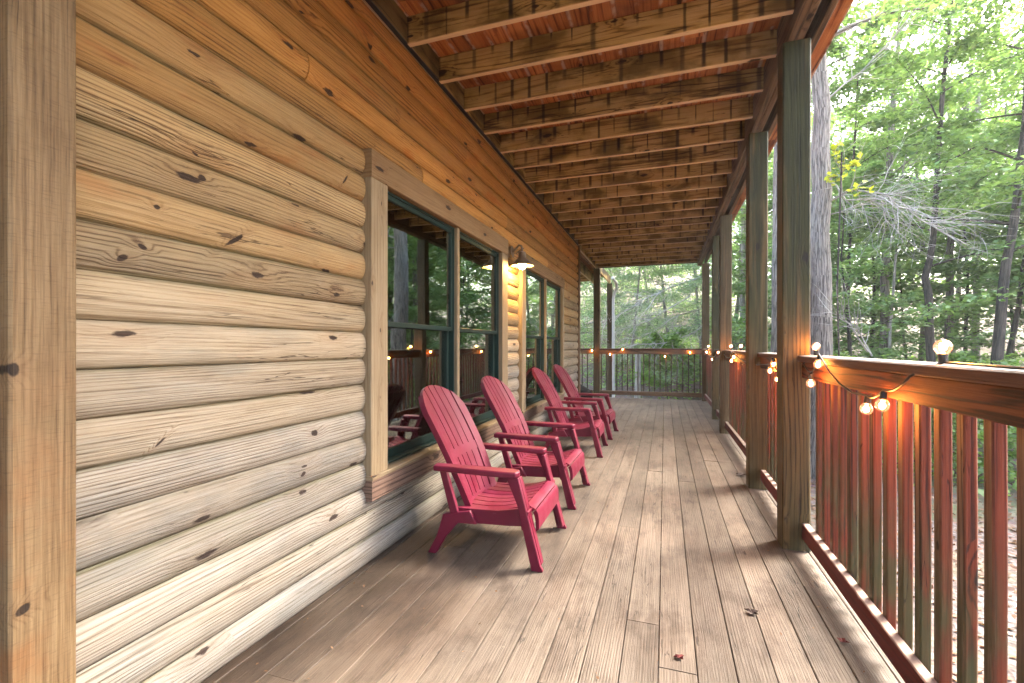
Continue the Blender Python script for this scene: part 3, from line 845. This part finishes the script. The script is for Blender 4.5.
# ------------------------------------------------------------------ wall lamp
lamp = empty('wall_lamp', (WX + .0, 4.36, 2.09)); lamp.scale = (1.05, 1.05, 1.05); tag(lamp, 'lit barn style wall lamp between the two windows', 'lamp')
m = MB(); m.prism([(.055 * math.cos(a * .3927), .055 * math.sin(a * .3927)) for a in range(16)], ((0, 0, 0), (0, 1, 0), (0, 0, 1), (1, 0, 0)), -.004, .025)
m.build('backplate', M['metal'], lamp, smooth=40)
m = MB(); m.tube([(.02, 0, 0), (.06, 0, .03), (.09, 0, .06), (.112, 0, .05), (.120, 0, .02), (.120, 0, -.01)], .010, 10)
m.tube([(.05, .02, -.02), (.09, .03, .02), (.13, .02, .03)], .006, 8)
m.build('arm', M['metal'], lamp, smooth=60)
m = MB(); m.lathe([(.012, .0), (.034, -.012), (.036, -.06), (.060, -.085), (.105, -.125), (.112, -.140), (.108, -.139), (.100, -.125), (.055, -.087), (.030, -.065), (.028, -.02), (.0, -.018)], (.120, 0, 0))
m.build('shade', M['metal'], lamp, smooth=50)
m = MB(); m.lathe([(.001, -.172), (.026, -.162), (.037, -.138), (.032, -.108), (.014, -.080), (.001, -.07)], (.120, 0, 0))
m.build('bulb', M['lampbulb'], lamp, smooth=80)

# ------------------------------------------------------------------ string lights
def bulb_parts(root, loc, up=False, r=.024, tilt=0.0):
    g = bpy.data.objects.new('bulb', BULB); C.objects.link(g); g.parent = root
    s = bpy.data.objects.new('socket', SOCK); C.objects.link(s); s.parent = g
    f = bpy.data.objects.new('filament', FILA); C.objects.link(f); f.parent = g
    g.matrix_parent_inverse = Matrix.Translation(-Vector(root.location))
    g.location = loc; g.scale = (r / .024,) * 3
    g.rotation_euler = (tilt, (0 if up else math.pi) + tilt, 0)
b_ = MB(); b_.lathe([(.012, .0), (.015, .004)] + [(.024 * math.sin(q), .024 - .024 * math.cos(q) + .001) for q in [x_ * .2 for x_ in range(4, 16)]] + [(.0005, .049)], n=20); BULB = b_.mesh('bulb', M['globe'], 80)
b_ = MB(); b_.lathe([(.001, -.027), (.011, -.027), (.012, -.024), (.0125, -.004), (.0135, .003), (.001, .004)], n=14); SOCK = b_.mesh('socket', M['socket'], 40)
b_ = MB(); b_.lathe([(.0005, .012), (.006, .014), (.0105, .022), (.0105, .030), (.006, .038), (.0005, .040)], n=12); FILA = b_.mesh('filament', M['fil'], 80)
RB = [(943, 363, .755, 1), (883, 399, .690, 0), (867, 403, .690, 0), (819, 360, .690, 0), (811, 379, .672, 0), (816, 354, .78, 1),
      (773.5, 361, .705, 0), (770.5, 368, .705, 0), (778, 376, .70, 0), (734, 355, .715, 0), (731.8, 359, .715, 0), (741, 350, .80, 1), (731, 350, .80, 1),
      (718, 351, .69, 0), (712, 358, .70, 0), (708.7, 350, .745, 1), (706.5, 351, .730, 0)]
sl = empty('string_light', (.70, 2.0, 1.0)); tag(sl, 'string of warm globe bulbs draped along the side railing', 'string lights')
pts = []
for px, py, X, up in RB:
    k = (px - 512) / F; d_ = X / (k * cc - cs); Y = d_ * (k * cs + cc); Z = CH - (py - HY) / F * d_
    if up: Z = 1.098 + .027
    bulb_parts(sl, (X, Y, Z), up, .0215 if up else .0205, rnd.uniform(-.25, .25) if not up else 0)
    pts.append(Vector((X, Y, Z + (.027 if not up else -.022))))
pts.sort(key=lambda q: q.y)
m = MB(); path = [Vector((.76, .3, 1.100))]
for q in pts:
    a = path[-1]
    for t_ in (.25, .5, .75):
        pz = a.lerp(q, t_); sagz = min(.05, .10 * (q - a).length) * 4 * t_ * (1 - t_)
        if min(a.z, q.z) > 1.09: pz.z = 1.1005
        else: pz.z -= sagz; pz.x = min(pz.x, .699) if .95 < pz.z < 1.095 else pz.x
        path.append(pz)
    path.append(q)
m.tube(path, .0042, 6); part(m, 'cord', M['socket'], sl, smooth=80)
FB = [(690, 353), (665, 357), (622.7, 350), (610, 355), (592, 351)]
s2 = empty('string_light', (0, 10.3, 1.0)); tag(s2, 'string of warm globe bulbs hung along the far end railing', 'string lights')
path = []
for px, py in FB:
    Y = 10.36; k = (px - 512) / F; d_ = Y / (k * cs + cc); X = d_ * (k * cc - cs); Z = CH - (py - HY) / F * d_
    bulb_parts(s2, (X, Y, Z + .03), False, .017)
    q = Vector((X, Y, Z + .057))
    if path:
        a = path[-1]
        for t_ in (.25, .5, .75):
            pz = a.lerp(q, t_); pz.z -= .05 * 4 * t_ * (1 - t_); path.append(pz)
    path.append(q)
m = MB(); m.tube(path, .0045, 6); part(m, 'cord', M['socket'], s2, smooth=80)

# ------------------------------------------------------------------ dark covered bundle behind the corner
m = MB()
for i in range(10):
    pass
nb_, na_ = 9, 18
ringz = []
for i in range(nb_ + 1):
    t = i / nb_
    for k in range(na_):
        a = 2 * math.pi * k / na_
        rr = (.34 * (1 - t ** 3.2) + .03) * (1 + .10 * math.sin(3 * a + 4 * t) + .05 * math.sin(7 * a + 2))
        m.v.append((-1.92 + 1.15 * rr * math.cos(a), 9.75 + rr * math.sin(a), .001 + .40 * t + .03 * math.sin(2 * a) * t))
for i in range(nb_):
    for k in range(na_):
        k2 = (k + 1) % na_
        m.f.append((i * na_ + k, i * na_ + k2, (i + 1) * na_ + k2, (i + 1) * na_ + k)); m.g.append([(0, 0, 0)] * 4)
m.f.append(tuple(nb_ * na_ + k for k in range(na_))); m.g.append([(0, 0, 0)] * na_)
tag(m.build('covered_bundle', M['cloth'], smooth=60), 'low black lumpy bundle on the deck behind the wall corner', 'bundle')

# ------------------------------------------------------------------ fallen leaves on the deck
def deck_leaf(x, y, s, col, label):
    m = MB()
    a0 = rnd.uniform(0, 6)
    N = 11
    rim = []
    for k in range(N):
        a = a0 + 2 * math.pi * k / N
        rr = s * (1.0 if k % 2 == 0 else .55) * rnd.uniform(.8, 1.1)
        rim.append((rr * math.cos(a), rr * .75 * math.sin(a), .006 + rnd.uniform(.0, .35) * s))
    m.v = [(0, 0, .004)] + rim + [(0, 0, .002)] + [(p[0], p[1], p[2] - .0012) for p in rim]
    for k in range(N):
        k2 = (k + 1) % N
        m.f += [(0, 1 + k, 1 + k2), (N + 1, N + 2 + k2, N + 2 + k), (1 + k, N + 2 + k, N + 2 + k2, 1 + k2)]
        m.g += [[(0, 0, 0)] * 3, [(0, 0, 0)] * 3, [(0, 0, 0)] * 4]
    o = m.build('fallen_leaf', col); o.location = (x, y, .0015)
    tag(o, label, 'leaf', 'dry leaves fallen on the deck')
lr = mat_plain('red_leaf', (.13, .02, .015), .8); lb_ = mat_plain('brown_leaf', (.055, .03, .02), .8)
def floorpt(px, py):
    d_ = F * CH / (py - HY); return at(px, d_)
deck_leaf(*floorpt(752, 614), .030, lb_, 'curled brown leaf on the deck in front of the nearest post')
deck_leaf(*floorpt(679, 659), .022, lr, 'small reddish leaf on the middle of the deck nearest the camera')
deck_leaf(*floorpt(843, 643), .020, lr, 'small bright red leaf beside the bottom rail of the railing')
deck_leaf(*floorpt(741, 476), .05, lb_, 'brown leaf lying left of the second porch post foot')

# ------------------------------------------------------------------ trees
def leaves_mesh(name, P, S, mat, seed, tilt=.55, asp=.62, normals=None):
    """P (n,3) leaf centres, S sizes: one folded quad per leaf"""
    rg = np.random.default_rng(seed)
    n = len(P)
    az = rg.uniform(0, 2 * np.pi, n)
    nx = rg.normal(0, tilt, n); ny = rg.normal(0, tilt, n)
    N = np.stack([nx, ny, np.ones(n)], 1); N /= np.linalg.norm(N, axis=1)[:, None]
    A = np.stack([np.cos(az), np.sin(az), np.zeros(n)], 1)
    A -= N * (A * N).sum(1)[:, None]; A /= np.linalg.norm(A, axis=1)[:, None]
    B = np.cross(N, A)
    s = S[:, None]
    V = np.empty((n, 4, 3), np.float32)
    V[:, 0] = P - A * s * .5; V[:, 2] = P + A * s * .55
    V[:, 1] = P + B * s * asp * .5 + N * s * .10 + A * s * .05; V[:, 3] = P - B * s * asp * .5 + N * s * .10 + A * s * .05
    me = bpy.data.meshes.new(name)
    me.vertices.add(n * 4); me.vertices.foreach_set('co', V.ravel())
    me.loops.add(n * 4); me.loops.foreach_set('vertex_index', np.arange(n * 4, dtype=np.int32))
    me.polygons.add(n); me.polygons.foreach_set('loop_start', np.arange(0, n * 4, 4, dtype=np.int32))
    try: me.polygons.foreach_set('loop_total', np.full(n, 4, np.int32))
    except Exception: pass
    a = me.attributes.new('rnd', 'FLOAT', 'FACE'); a.data.foreach_set('value', np.clip(rg.normal(.5, .22, n), 0, 1).astype(np.float32))
    me.materials.append(mat); me.update(calc_edges=True); me.validate()
    return me

def grow(seed, H, z0, nb, L0, per, lsize, trunk_r, mat_leaf, mat_bark, path=None, rise=.25, thick=.07, tops=True, droop=.0):
    """returns (trunk mesh, crown mesh): trunk with limbs; leaves in flat sprays along the limbs"""
    rr = random.Random(seed); rg = np.random.default_rng(seed)
    tm = MB()
    if path is None:
        path = [(0, 0, -.6)]
        x = y = 0
        for k in range(1, 9):
            x += rr.uniform(-.12, .12) * H / 9; y += rr.uniform(-.12, .12) * H / 9
            path.append((x, y, H * k / 8))
    pv = [Vector(p) for p in path]; zt = pv[-1].z
    rad = [max(.012, trunk_r * (1 - .80 * i / (len(pv) - 1))) for i in range(len(pv))]
    rad[0] *= 1.35
    tm.tube(pv, rad, 10, w=rr.random())
    def on(z):
        for a, b in zip(pv, pv[1:]):
            if a.z <= z <= b.z: return a.lerp(b, (z - a.z) / max(1e-6, b.z - a.z))
        return pv[-1].copy()
    Ps = []
    for i in range(nb):
        t = (i + rr.random()) / nb
        z = z0 + (zt - z0) * t
        o = on(z); az = i * 2.4 + rr.uniform(-.5, .5)
        Lb = L0 * (1.05 - .62 * t) * rr.uniform(.7, 1.2)
        el = rise + .5 * t * rise + rr.uniform(-.15, .15)
        dv = Vector((math.cos(az), math.sin(az), el)).normalized()
        tip = o + dv * Lb; tip.z -= droop * Lb
        mid = o.lerp(tip, .5) + Vector((0, 0, .08 * Lb))
        tm.tube([o, o.lerp(mid, .5) + Vector((0, 0, .02)), mid, tip], [trunk_r * .26 * (1.1 - t * .6), trunk_r * .2 * (1.1 - t * .6), trunk_r * .13, .004], 5, w=rr.random(), caps=False)
        # twigs in the plane of the branch
        subs = []
        for q in range(7):
            f = .25 + .75 * q / 6
            base = o.lerp(mid, f * 2) if f < .5 else mid.lerp(tip, f * 2 - 1)
            sa = az + (1 if q % 2 else -1) * rr.uniform(.5, 1.1) if q < 6 else az
            sl_ = Lb * rr.uniform(.25, .5) * (1.15 - .5 * f)
            e = base + Vector((math.cos(sa) * sl_, math.sin(sa) * sl_, rr.uniform(-.12, .10) * sl_ - droop * sl_ * .5))
            subs.append((base, e))
            tm.tube([base, e], [.007, .002], 4, w=.5, caps=False)
        for base, e in subs:
            k = int(per / 7 * rr.uniform(.6, 1.4))
            tt = rg.uniform(.05, 1.05, k) ** .8
            wdt = .16 * Lb * (.35 + .9 * np.sin(np.clip(tt, 0, 1) * 2.6))
            b0, e0 = np.array(base), np.array(e)
            ln = e0 - b0; pr = np.array([-ln[1], ln[0], 0]); pr /= max(1e-6, np.linalg.norm(pr))
            P = b0 + tt[:, None] * ln + pr * (rg.normal(0, 1, k) * wdt * .6)[:, None]
            P[:, 2] += rg.normal(0, thick, k)
            Ps.append(P)
    P = np.concatenate(Ps); S = rg.uniform(.65, 1.25, len(P)) * lsize
    return tm.mesh('trunk', mat_bark, 60), leaves_mesh('crown', P.astype(np.float32), S, mat_leaf, seed)

TC = {}
def tree(name, label, cat, meshes, x, y, s=1.0, rz=0., group=None, z=None):
    o = empty(name, (x, y, gh(x, y) if z is None else z), rz); o.scale = (s, s, s)
    for nm, me in zip(('trunk', 'crown'), meshes):
        c = bpy.data.objects.new(nm, me); C.objects.link(c); c.parent = o
    tag(o, label, cat, group)
    return o

# the trunks that can be told apart
def ptree(name, label, seq, dia, mb, ml, seed, nb=14, L0=2.2, per=450, ls=.10, z0=4.0, ext=2.5, group='forest trees beside the porch'):
    """seq: (px, py, depth) points up the trunk"""
    pts = []
    for px, py, dd in seq:
        x, y = at(px, dd); pts.append(Vector((x, y, hz(py, dd))))
    b = pts[0].copy(); b.z = gh(b.x, b.y) - .3
    pts = [b] + pts
    dv = (pts[-1] - pts[-2]).normalized()
    pts.append(pts[-1] + dv * ext)
    # refine with small wander
    rr = random.Random(seed); fine = [pts[0]]
    for a, c in zip(pts, pts[1:]):
        k = max(2, int((c - a).length / .6))
        for i in range(1, k + 1):
            q = a.lerp(c, i / k)
            if i < k: q += Vector((rr.uniform(-1, 1), rr.uniform(-1, 1), 0)) * dia * .10
            fine.append(q)
    org = fine[0].copy(); org.z += .3
    path = [q - org for q in fine]
    ms = grow(seed, 0, z0, nb, L0, per, ls, dia / 2, ml, mb, path=path)
    o = tree(name, label, 'tree', ms, org.x, org.y, 1, 0, group, z=org.z)
    return o
ptree('forest_tree', 'thick grey barked trunk right behind the nearest porch post', [(820, 360, 7.4), (820, 150, 7.4), (820, 0, 7.45)], .40, M['bark'], M['maple'], 1, nb=10, L0=2.5, z0=6.6, ext=4)
ptree('forest_tree', 'brown trunk seen between the two nearest mossy posts', [(777, 360, 9.5), (778, 200, 9.5), (779, 60, 9.6)], .30, M['bark'], M['maple'], 2, nb=10, L0=2.5, z0=6.6, ext=4)
ptree('forest_tree', 'slim pale trunk seen between the second and third posts', [(743, 360, 14), (743, 200, 14), (744, 80, 14)], .22, M['bark3'], M['maple'], 3, nb=14, L0=2.6, z0=6.6, ext=3)
ptree('forest_tree', 'dark crooked trunk with an elbow low down, behind the bulb on the rail cap', [(931, 360, 9.0), (929, 300, 9.), (925, 278, 9.), (933, 240, 9.), (938, 160, 9.1), (946, 60, 9.2)], .165, M['bark2'], M['maple'], 4, nb=18, L0=2.3, per=520, z0=3.6, ext=3)
ptree('forest_tree', 'dark trunk leaning right near the right edge of the view', [(997, 360, 8.), (1003, 290, 8.), (1012, 235, 8.), (1020, 165, 8.1), (1030, 40, 8.3)], .19, M['bark2'], M['maple'], 5, nb=16, L0=2.2, per=520, z0=3.4, ext=2.5)
ptree('forest_tree', 'slim dark forked stem leaning right at the right edge of the view', [(1008, 360, 10.), (1018, 310, 10.), (1030, 230, 10.), (1050, 90, 10.)], .12, M['bark2'], M['maple'], 6, nb=12, L0=2., z0=3.6, ext=2)
ptree('forest_tree', 'straight grey brown trunk left of the crooked one', [(884, 360, 12.), (886, 250, 12.), (892, 120, 12.2), (900, 0, 12.4)], .24, M['bark'], M['maple'], 7, nb=18, L0=3., per=480, z0=5., ext=3)
ptree('forest_tree', 'pale grey trunk behind, between the crooked and the leaning trunks', [(976, 360, 15.), (976, 240, 15.), (978, 140, 15.), (980, 20, 15.)], .24, M['bark3'], M['maple'], 8, nb=18, L0=3., per=480, z0=5., ext=3)
ptree('forest_tree', 'thin whitish sapling leaning right in the canopy gap', [(890, 330, 11.), (903, 170, 11.), (918, 100, 11.), (930, 40, 11.)], .075, M['bark3'], M['maple'], 9, nb=9, L0=1.4, per=500, z0=6., ext=1)
ptree('forest_tree', 'brown speckled trunk behind and right of the crooked one', [(948, 360, 13.), (950, 250, 13.), (960, 160, 13.1), (972, 60, 13.2)], .22, M['bark'], M['maple'], 10, nb=18, L0=2.6, per=480, z0=4.6, ext=3)
ptree('forest_tree', 'thin dark stem just right of the thick grey trunk', [(850, 360, 10.5), (848, 290, 10.5), (851, 220, 10.5), (856, 120, 10.5)], .10, M['bark2'], M['maple'], 11, nb=14, L0=1.8, per=700, z0=4.0, ext=2)

V = {'a': grow(21, 6.5, .9, 24, 2.3, 420, .105, .05, M['maple'], M['bark2']),
     'b': grow(22, 5.2, .6, 20, 2.0, 420, .10, .04, M['maple'], M['bark2'], thick=.05),
     'c': grow(23, 9.5, 2.5, 24, 2.9, 330, .12, .08, M['maple'], M['bark']),
     'h': grow(24, 8.0, .5, 34, 2.2, 480, .085, .07, M['hemlock'], M['bark'], rise=.05, droop=.22, thick=.09),
     'd': grow(26, 9.5, 2.2, 40, 3.0, 900, .14, .08, M['maple'], M['bark']),  # dense crown for the out-of-view trees that block the sun
     's': grow(25, 1.7, .25, 16, 1.0, 420, .085, .015, M['fern'], M['bark2'], rise=.35)}
rt = random.Random(5)
UL = ['leafy understory maple {}', 'pale green understory maple {}']
spots = [  # px, depth, kind, scale, place
    (850, 9.5, 'b', 1.0, 'just right of the thick grey trunk'), (905, 13.5, 'b', 1.1, 'behind the straight grey brown trunk'),
    (965, 13., 'a', 1.1, 'between the crooked and the leaning trunks'), (1015, 13., 'a', 1.1, 'behind the leaning trunk at the right edge'),
    (870, 13., 'a', 1.15, 'behind the bare twigs beside the thick grey trunk'), (915, 14.5, 'c', 1., 'tall, behind the thin whitish sapling'),
    (1000, 16., 'c', 1.05, 'tall, far behind the leaning trunk'), (840, 17., 'c', 1.1, 'tall, far behind the thick grey trunk'),
    (950, 19., 'c', 1.25, 'tall, far behind the crooked trunk'), (800, 12.5, 'a', 1., 'seen between the nearest post and the thick grey trunk'),
    (760, 13., 'a', 1.1, 'seen between the brown trunk and the second post'), (735, 17., 'c', 1.1, 'behind the slim pale trunk'),
    (780, 20., 'c', 1.2, 'far behind the brown trunk'), (880, 22., 'c', 1.4, 'farthest back, above the rail cap'), (1040, 20., 'c', 1.3, 'far back beyond the right edge'),
    (1075, 12., 'a', 1.1, 'beyond the right edge of the view'), (1110, 16., 'c', 1., 'well beyond the right edge of the view'),
    (1160, 9., 'd', .95, 'added out of view on the sun side to filter the light'), (1330, 8., 'd', .9, 'added out of view to dim the sun, behind the railing end'), (1230, 12., 'd', 1.1, 'added out of view to dim the sun, farther from the railing'),  # unseen dense trees added to filter the sun on the deck
    (860, 7.6, 's', 1., None), (930, 7.4, 's', .9, None), (985, 7.6, 's', 1., None)]
for i, (px, dd, kd, s, pl) in enumerate(spots):
    x, y = at(px, dd)
    if kd == 's':
        tree('shrub', ['low green shrub behind the railing, below the yellow sprig', 'low green shrub behind the bulb on the rail cap', 'low green shrub left of the leaning trunk'][i - 20], 'shrub', V[kd], x, y, s, rt.uniform(0, 6), 'shrubs beyond the railing')
    else:
        tree('understory_tree', 'leafy green understory tree ' + pl, 'tree', V[kd], x, y, s, rt.uniform(0, 6), 'understory trees beside the porch')
hs = [(600, 18., 1.0, 'behind the slim post by the wall corner'), (632, 17., .8, 'behind the left half of the far railing'), (668, 19., 1.05, 'behind the middle of the far railing'),
      (700, 16., .85, 'beside the last porch post'), (575, 21., 1.1, 'left, behind the log wall corner'), (650, 25., 1.4, 'far back in the middle of the end opening'),
      (615, 27., 1.5, 'far back left in the end opening'), (695, 26., 1.4, 'far back right in the end opening'), (722, 14., .9, 'between the third post and the slim pale trunk')]
for px, dd, s, pl in hs:
    x, y = at(px, dd)
    tree('hemlock_tree', 'drooping grey green hemlock ' + pl, 'tree', V['h'], x, y, s, rt.uniform(0, 6), 'hemlocks beyond the far railing')
for k, (px, dd, s, lb) in enumerate([(668, 14., 1.1, 'round green shrub low behind the far railing, right of its middle')]):
    x, y = at(px, dd); tree('shrub', lb, 'shrub', V['s'], x, y, s, rt.uniform(0, 6), 'shrubs beyond the railing')

# yellow sprig and bare dead limbs
x, y = at(838, 6.9)
ym = grow(31, 0, 4.35, 5, .3, 20, .11, .012, M['yellow'], M['bark2'], path=[(0, 0, -.2), (.02, 0, 1.5), (.0, .03, 3.0), (.05, 0, 5.0)])
tree('sapling', 'thin sapling with bright yellow leaves beside the thick grey trunk', 'sapling', ym, x, y, 1., 0, None)

def dead_limb(label, base, seqs, name='dead_branch'):
    """bare pale limbs; seqs of (px, py, depth) with start radius"""
    m = MB(); rr = random.Random(len(label))
    def twig(a, dv, L, r, dep):
        pts = [a]; q = a.copy(); dd = dv.copy()
        k = 5
        for i in range(k):
            dd = (dd + Vector((rr.uniform(-1, 1), rr.uniform(-1, 1), rr.uniform(-1, .7))) * .22).normalized()
            q = q + dd * L / k; pts.append(q.copy())
        m.tube(pts, [r * (1 - .75 * i / k) for i in range(k + 1)], 5, caps=False)
        if dep:
            for i in range(1, k + 1):
                if rr.random() < .9:
                    sd = (dd + Vector((rr.uniform(-1, 1), rr.uniform(-1, 1), rr.uniform(-1, 1))) * .9).normalized()
                    twig(pts[i], sd, L * rr.uniform(.35, .6), r * .5, dep - 1)
    for seq, r, dep in seqs:
        P = []
        for px, py, dd in seq:
            xx, yy = at(px, dd); P.append(Vector((xx, yy, hz(py, dd))))
        F_ = [P[0]]
        for a, c in zip(P, P[1:]):
            for i in range(1, 5): F_.append(a.lerp(c, i / 4) + Vector((rr.uniform(-1, 1), rr.uniform(-1, 1), rr.uniform(-1, 1))) * r * 1.2)
        nF = len(F_)
        m.tube(F_, [r * (1 - .7 * i / (nF - 1)) for i in range(nF)], 6, caps=False)
        for i in range(2, nF):
            dv = (F_[i] - F_[i - 1]).normalized()
            for _ in range(2):
                sd = (dv + Vector((rr.uniform(-1, 1), rr.uniform(-1, 1), rr.uniform(-1, 1))) * .8).normalized()
                twig(F_[i], sd, rr.uniform(.35, .8) * (1 + r * 8), r * .38, dep)
    tag(m.build(name, M['dead'], smooth=60), label, 'branch', 'bare dead branches')
dead_limb('tangle of bare pale twigs hanging right of the thick grey trunk', None,
          [([(826, 205, 7.4), (850, 190, 7.0), (885, 195, 6.8), (915, 215, 6.7), (938, 230, 6.6)], .018, 1), ([(826, 175, 7.4), (845, 200, 7.1), (880, 200, 6.9), (890, 225, 6.9)], .014, 1),
           ([(828, 215, 7.4), (850, 208, 7.1), (885, 198, 7.), (925, 218, 6.9)], .012, 1)])
dead_limb('long bare grey branch slanting across the end opening', None,
          [([(712, 272, 15.), (672, 288, 14.8), (640, 301, 14.6), (604, 326, 14.4)], .035, 2), ([(712, 305, 15.), (680, 314, 14.6), (640, 338, 14.3)], .026, 2), ([(660, 292, 14.7), (640, 318, 14.2), (625, 345, 14.)], .02, 1)])
dead_limb('second bare grey branch, lower, drooping over the far railing', None,
          [([(716, 318, 14.), (690, 335, 13.6), (655, 345, 13.4), (620, 342, 13.2)], .03, 2), ([(690, 296, 14.2), (650, 320, 13.9), (615, 332, 13.7)], .024, 2)])
dead_limb('thin bare branch slanting up into the canopy beside the porch roof', None,
          [([(829, 98, 7.4), (860, 72, 7.3), (890, 42, 7.2), (908, 18, 7.1)], .016, 0)])
dead_limb('pair of pale fallen sticks leaning behind the railing by the thick trunk', None,
          [([(868, 352, 7.2), (850, 325, 7.1), (832, 312, 7.0)], .014, 0), ([(872, 356, 7.0), (858, 330, 7.), (846, 318, 7.)], .012, 0)])
m = MB(); xx, yy = at(637, 13.3)
m.tube([(xx, yy, gh(xx, yy) - .3), (xx + .03, yy, .4), (xx + .02, yy, .98)], [.09, .085, .08], 12)
tag(m.build('tree_stump', M['dead'], smooth=60), 'tall pale barkless stump behind the middle of the far railing', 'stump')

# far wood and undergrowth that read as one mass
rg = np.random.default_rng(3)
def mass(name, n, fn, size, mat, seed, tilt=.7):
    P = fn(n); S = rg.uniform(.6, 1.3, len(P)) * size
    o = bpy.data.objects.new(name, leaves_mesh(name, P.astype(np.float32), S, mat, seed, tilt)); C.objects.link(o)
    return o
def far(n):
    nc = 300
    ang = rg.uniform(R(-38), R(58), nc); dist = rg.uniform(26, 46, nc)
    cx, cy = np.sin(ang) * dist, np.cos(ang) * dist + 2
    gz = np.array([gh(a, b) for a, b in zip(cx, cy)])
    cz = gz + rg.uniform(.3, 1., nc) ** 1.3 * 12.5
    idx = rg.integers(0, nc, n)
    P = rg.normal(0, 1, (n, 3)) * np.array([1.35, 1.35, .45])
    return np.stack([cx, cy, cz], 1)[idx] + P
tag(mass('far_woodland', 60000, far, .26, M['maple'], 77), 'distant leafy woodland closing the view behind the trees', 'woodland', kind='stuff')
def under(n):
    nc = 420
    ang = rg.uniform(R(-25), R(55), nc); dist = rg.uniform(8.5, 26, nc)
    cx, cy = np.sin(ang) * dist, np.cos(ang) * dist + 1.0
    ok = ~((cx < 1.5) & (cy < 13)); cx, cy = cx[ok], cy[ok]; nc = len(cx)
    gz = np.array([gh(a, b) for a, b in zip(cx, cy)])
    idx = rg.integers(0, nc, n); P = rg.normal(0, 1, (n, 3)) * np.array([.42, .42, .16]); P[:, 2] = np.abs(P[:, 2]) + .05
    return np.stack([cx, cy, gz], 1)[idx] + P
tag(mass('undergrowth', 34000, under, .11, M['fern'], 78), 'low green undergrowth covering the forest floor', 'undergrowth', kind='stuff')
def litter(n):
    x = rg.uniform(1.2, 12, n); y = rg.uniform(-1, 12, n)
    z = np.array([gh(a, b) for a, b in zip(x, y)]) + .012
    return np.stack([x, y, z], 1)
tag(mass('leaf_litter', 16000, litter, .06, M['litterleaf'], 79, .35), 'brown dead leaves scattered over the ground below the deck', 'leaf litter', kind='stuff')

def bits(n):
    e = rg.random(n)
    x = np.where(e < .35, WX + .03 + rg.exponential(.10, n), np.where(e < .65, .78 - rg.exponential(.12, n), rg.uniform(-1.3, .6, n)))
    y = rg.uniform(.9, 10.2, n)
    k = x < .82
    return np.stack([x, y, np.full(n, .006)], 1)[k]
tag(mass('leaf_crumbs', 420, bits, .013, M['litterleaf'], 80, .3), 'tiny dry leaf crumbs and twigs scattered over the deck boards', 'debris', kind='stuff')

# ------------------------------------------------------------------ added forest-paling haze
hb = NB('paling_haze')
pvn = hb.n('VolumePrincipled', {'Color': (.94, .97, .94, 1), 'Density': .0012, 'Anisotropy': .2})  # thin volume added to pale the dark gaps between trees
hb.t.links.new(pvn.outputs[0], hb.out.inputs['Volume'])
m = MB(); m.box(-152, 158, -147, 163, -16, 30, 'y', 0)
tag(m.build('added_haze', hb.mat), kind='stuff')

# ------------------------------------------------------------------ light
SAZ, SEL = 48.0, 46.0
w = bpy.data.worlds.new('World'); sc.world = w; w.use_nodes = True
nt = w.node_tree; bg = nt.nodes['Background']
sky = nt.nodes.new('ShaderNodeTexSky'); sky.sky_type = 'NISHITA'; sky.sun_disc = False
sky.sun_elevation = R(SEL); sky.sun_rotation = R(SAZ); sky.air_density = 1.0; sky.dust_density = 5.0; sky.ozone_density = .8
nt.links.new(sky.outputs[0], bg.inputs[0]); bg.inputs[1].default_value = .15
sun = bpy.data.lights.new('sun', 'SUN'); sun.energy = 2.1; sun.angle = R(24); sun.color = (1., .95, .86)
so = bpy.data.objects.new('sun', sun); C.objects.link(so)
sv = Vector((math.sin(R(SAZ)) * math.cos(R(SEL)), math.cos(R(SAZ)) * math.cos(R(SEL)), math.sin(R(SEL))))
so.rotation_euler = (-sv).to_track_quat('-Z', 'Y').to_euler(); so.location = sv * 30

vs = sc.view_settings
vs.view_transform = 'Standard'; vs.look = 'None'; vs.exposure = 3.6; vs.gamma = 1; vs.use_curve_mapping = False
cy = sc.cycles
cy.use_denoising = True; cy.max_bounces = 10; cy.diffuse_bounces = 7; cy.transparent_max_bounces = 12; cy.transmission_bounces = 4
cy.sample_clamp_indirect = 6.0; cy.caustics_reflective = False; cy.caustics_refractive = False
cy.use_adaptive_sampling = True; cy.adaptive_threshold = .02
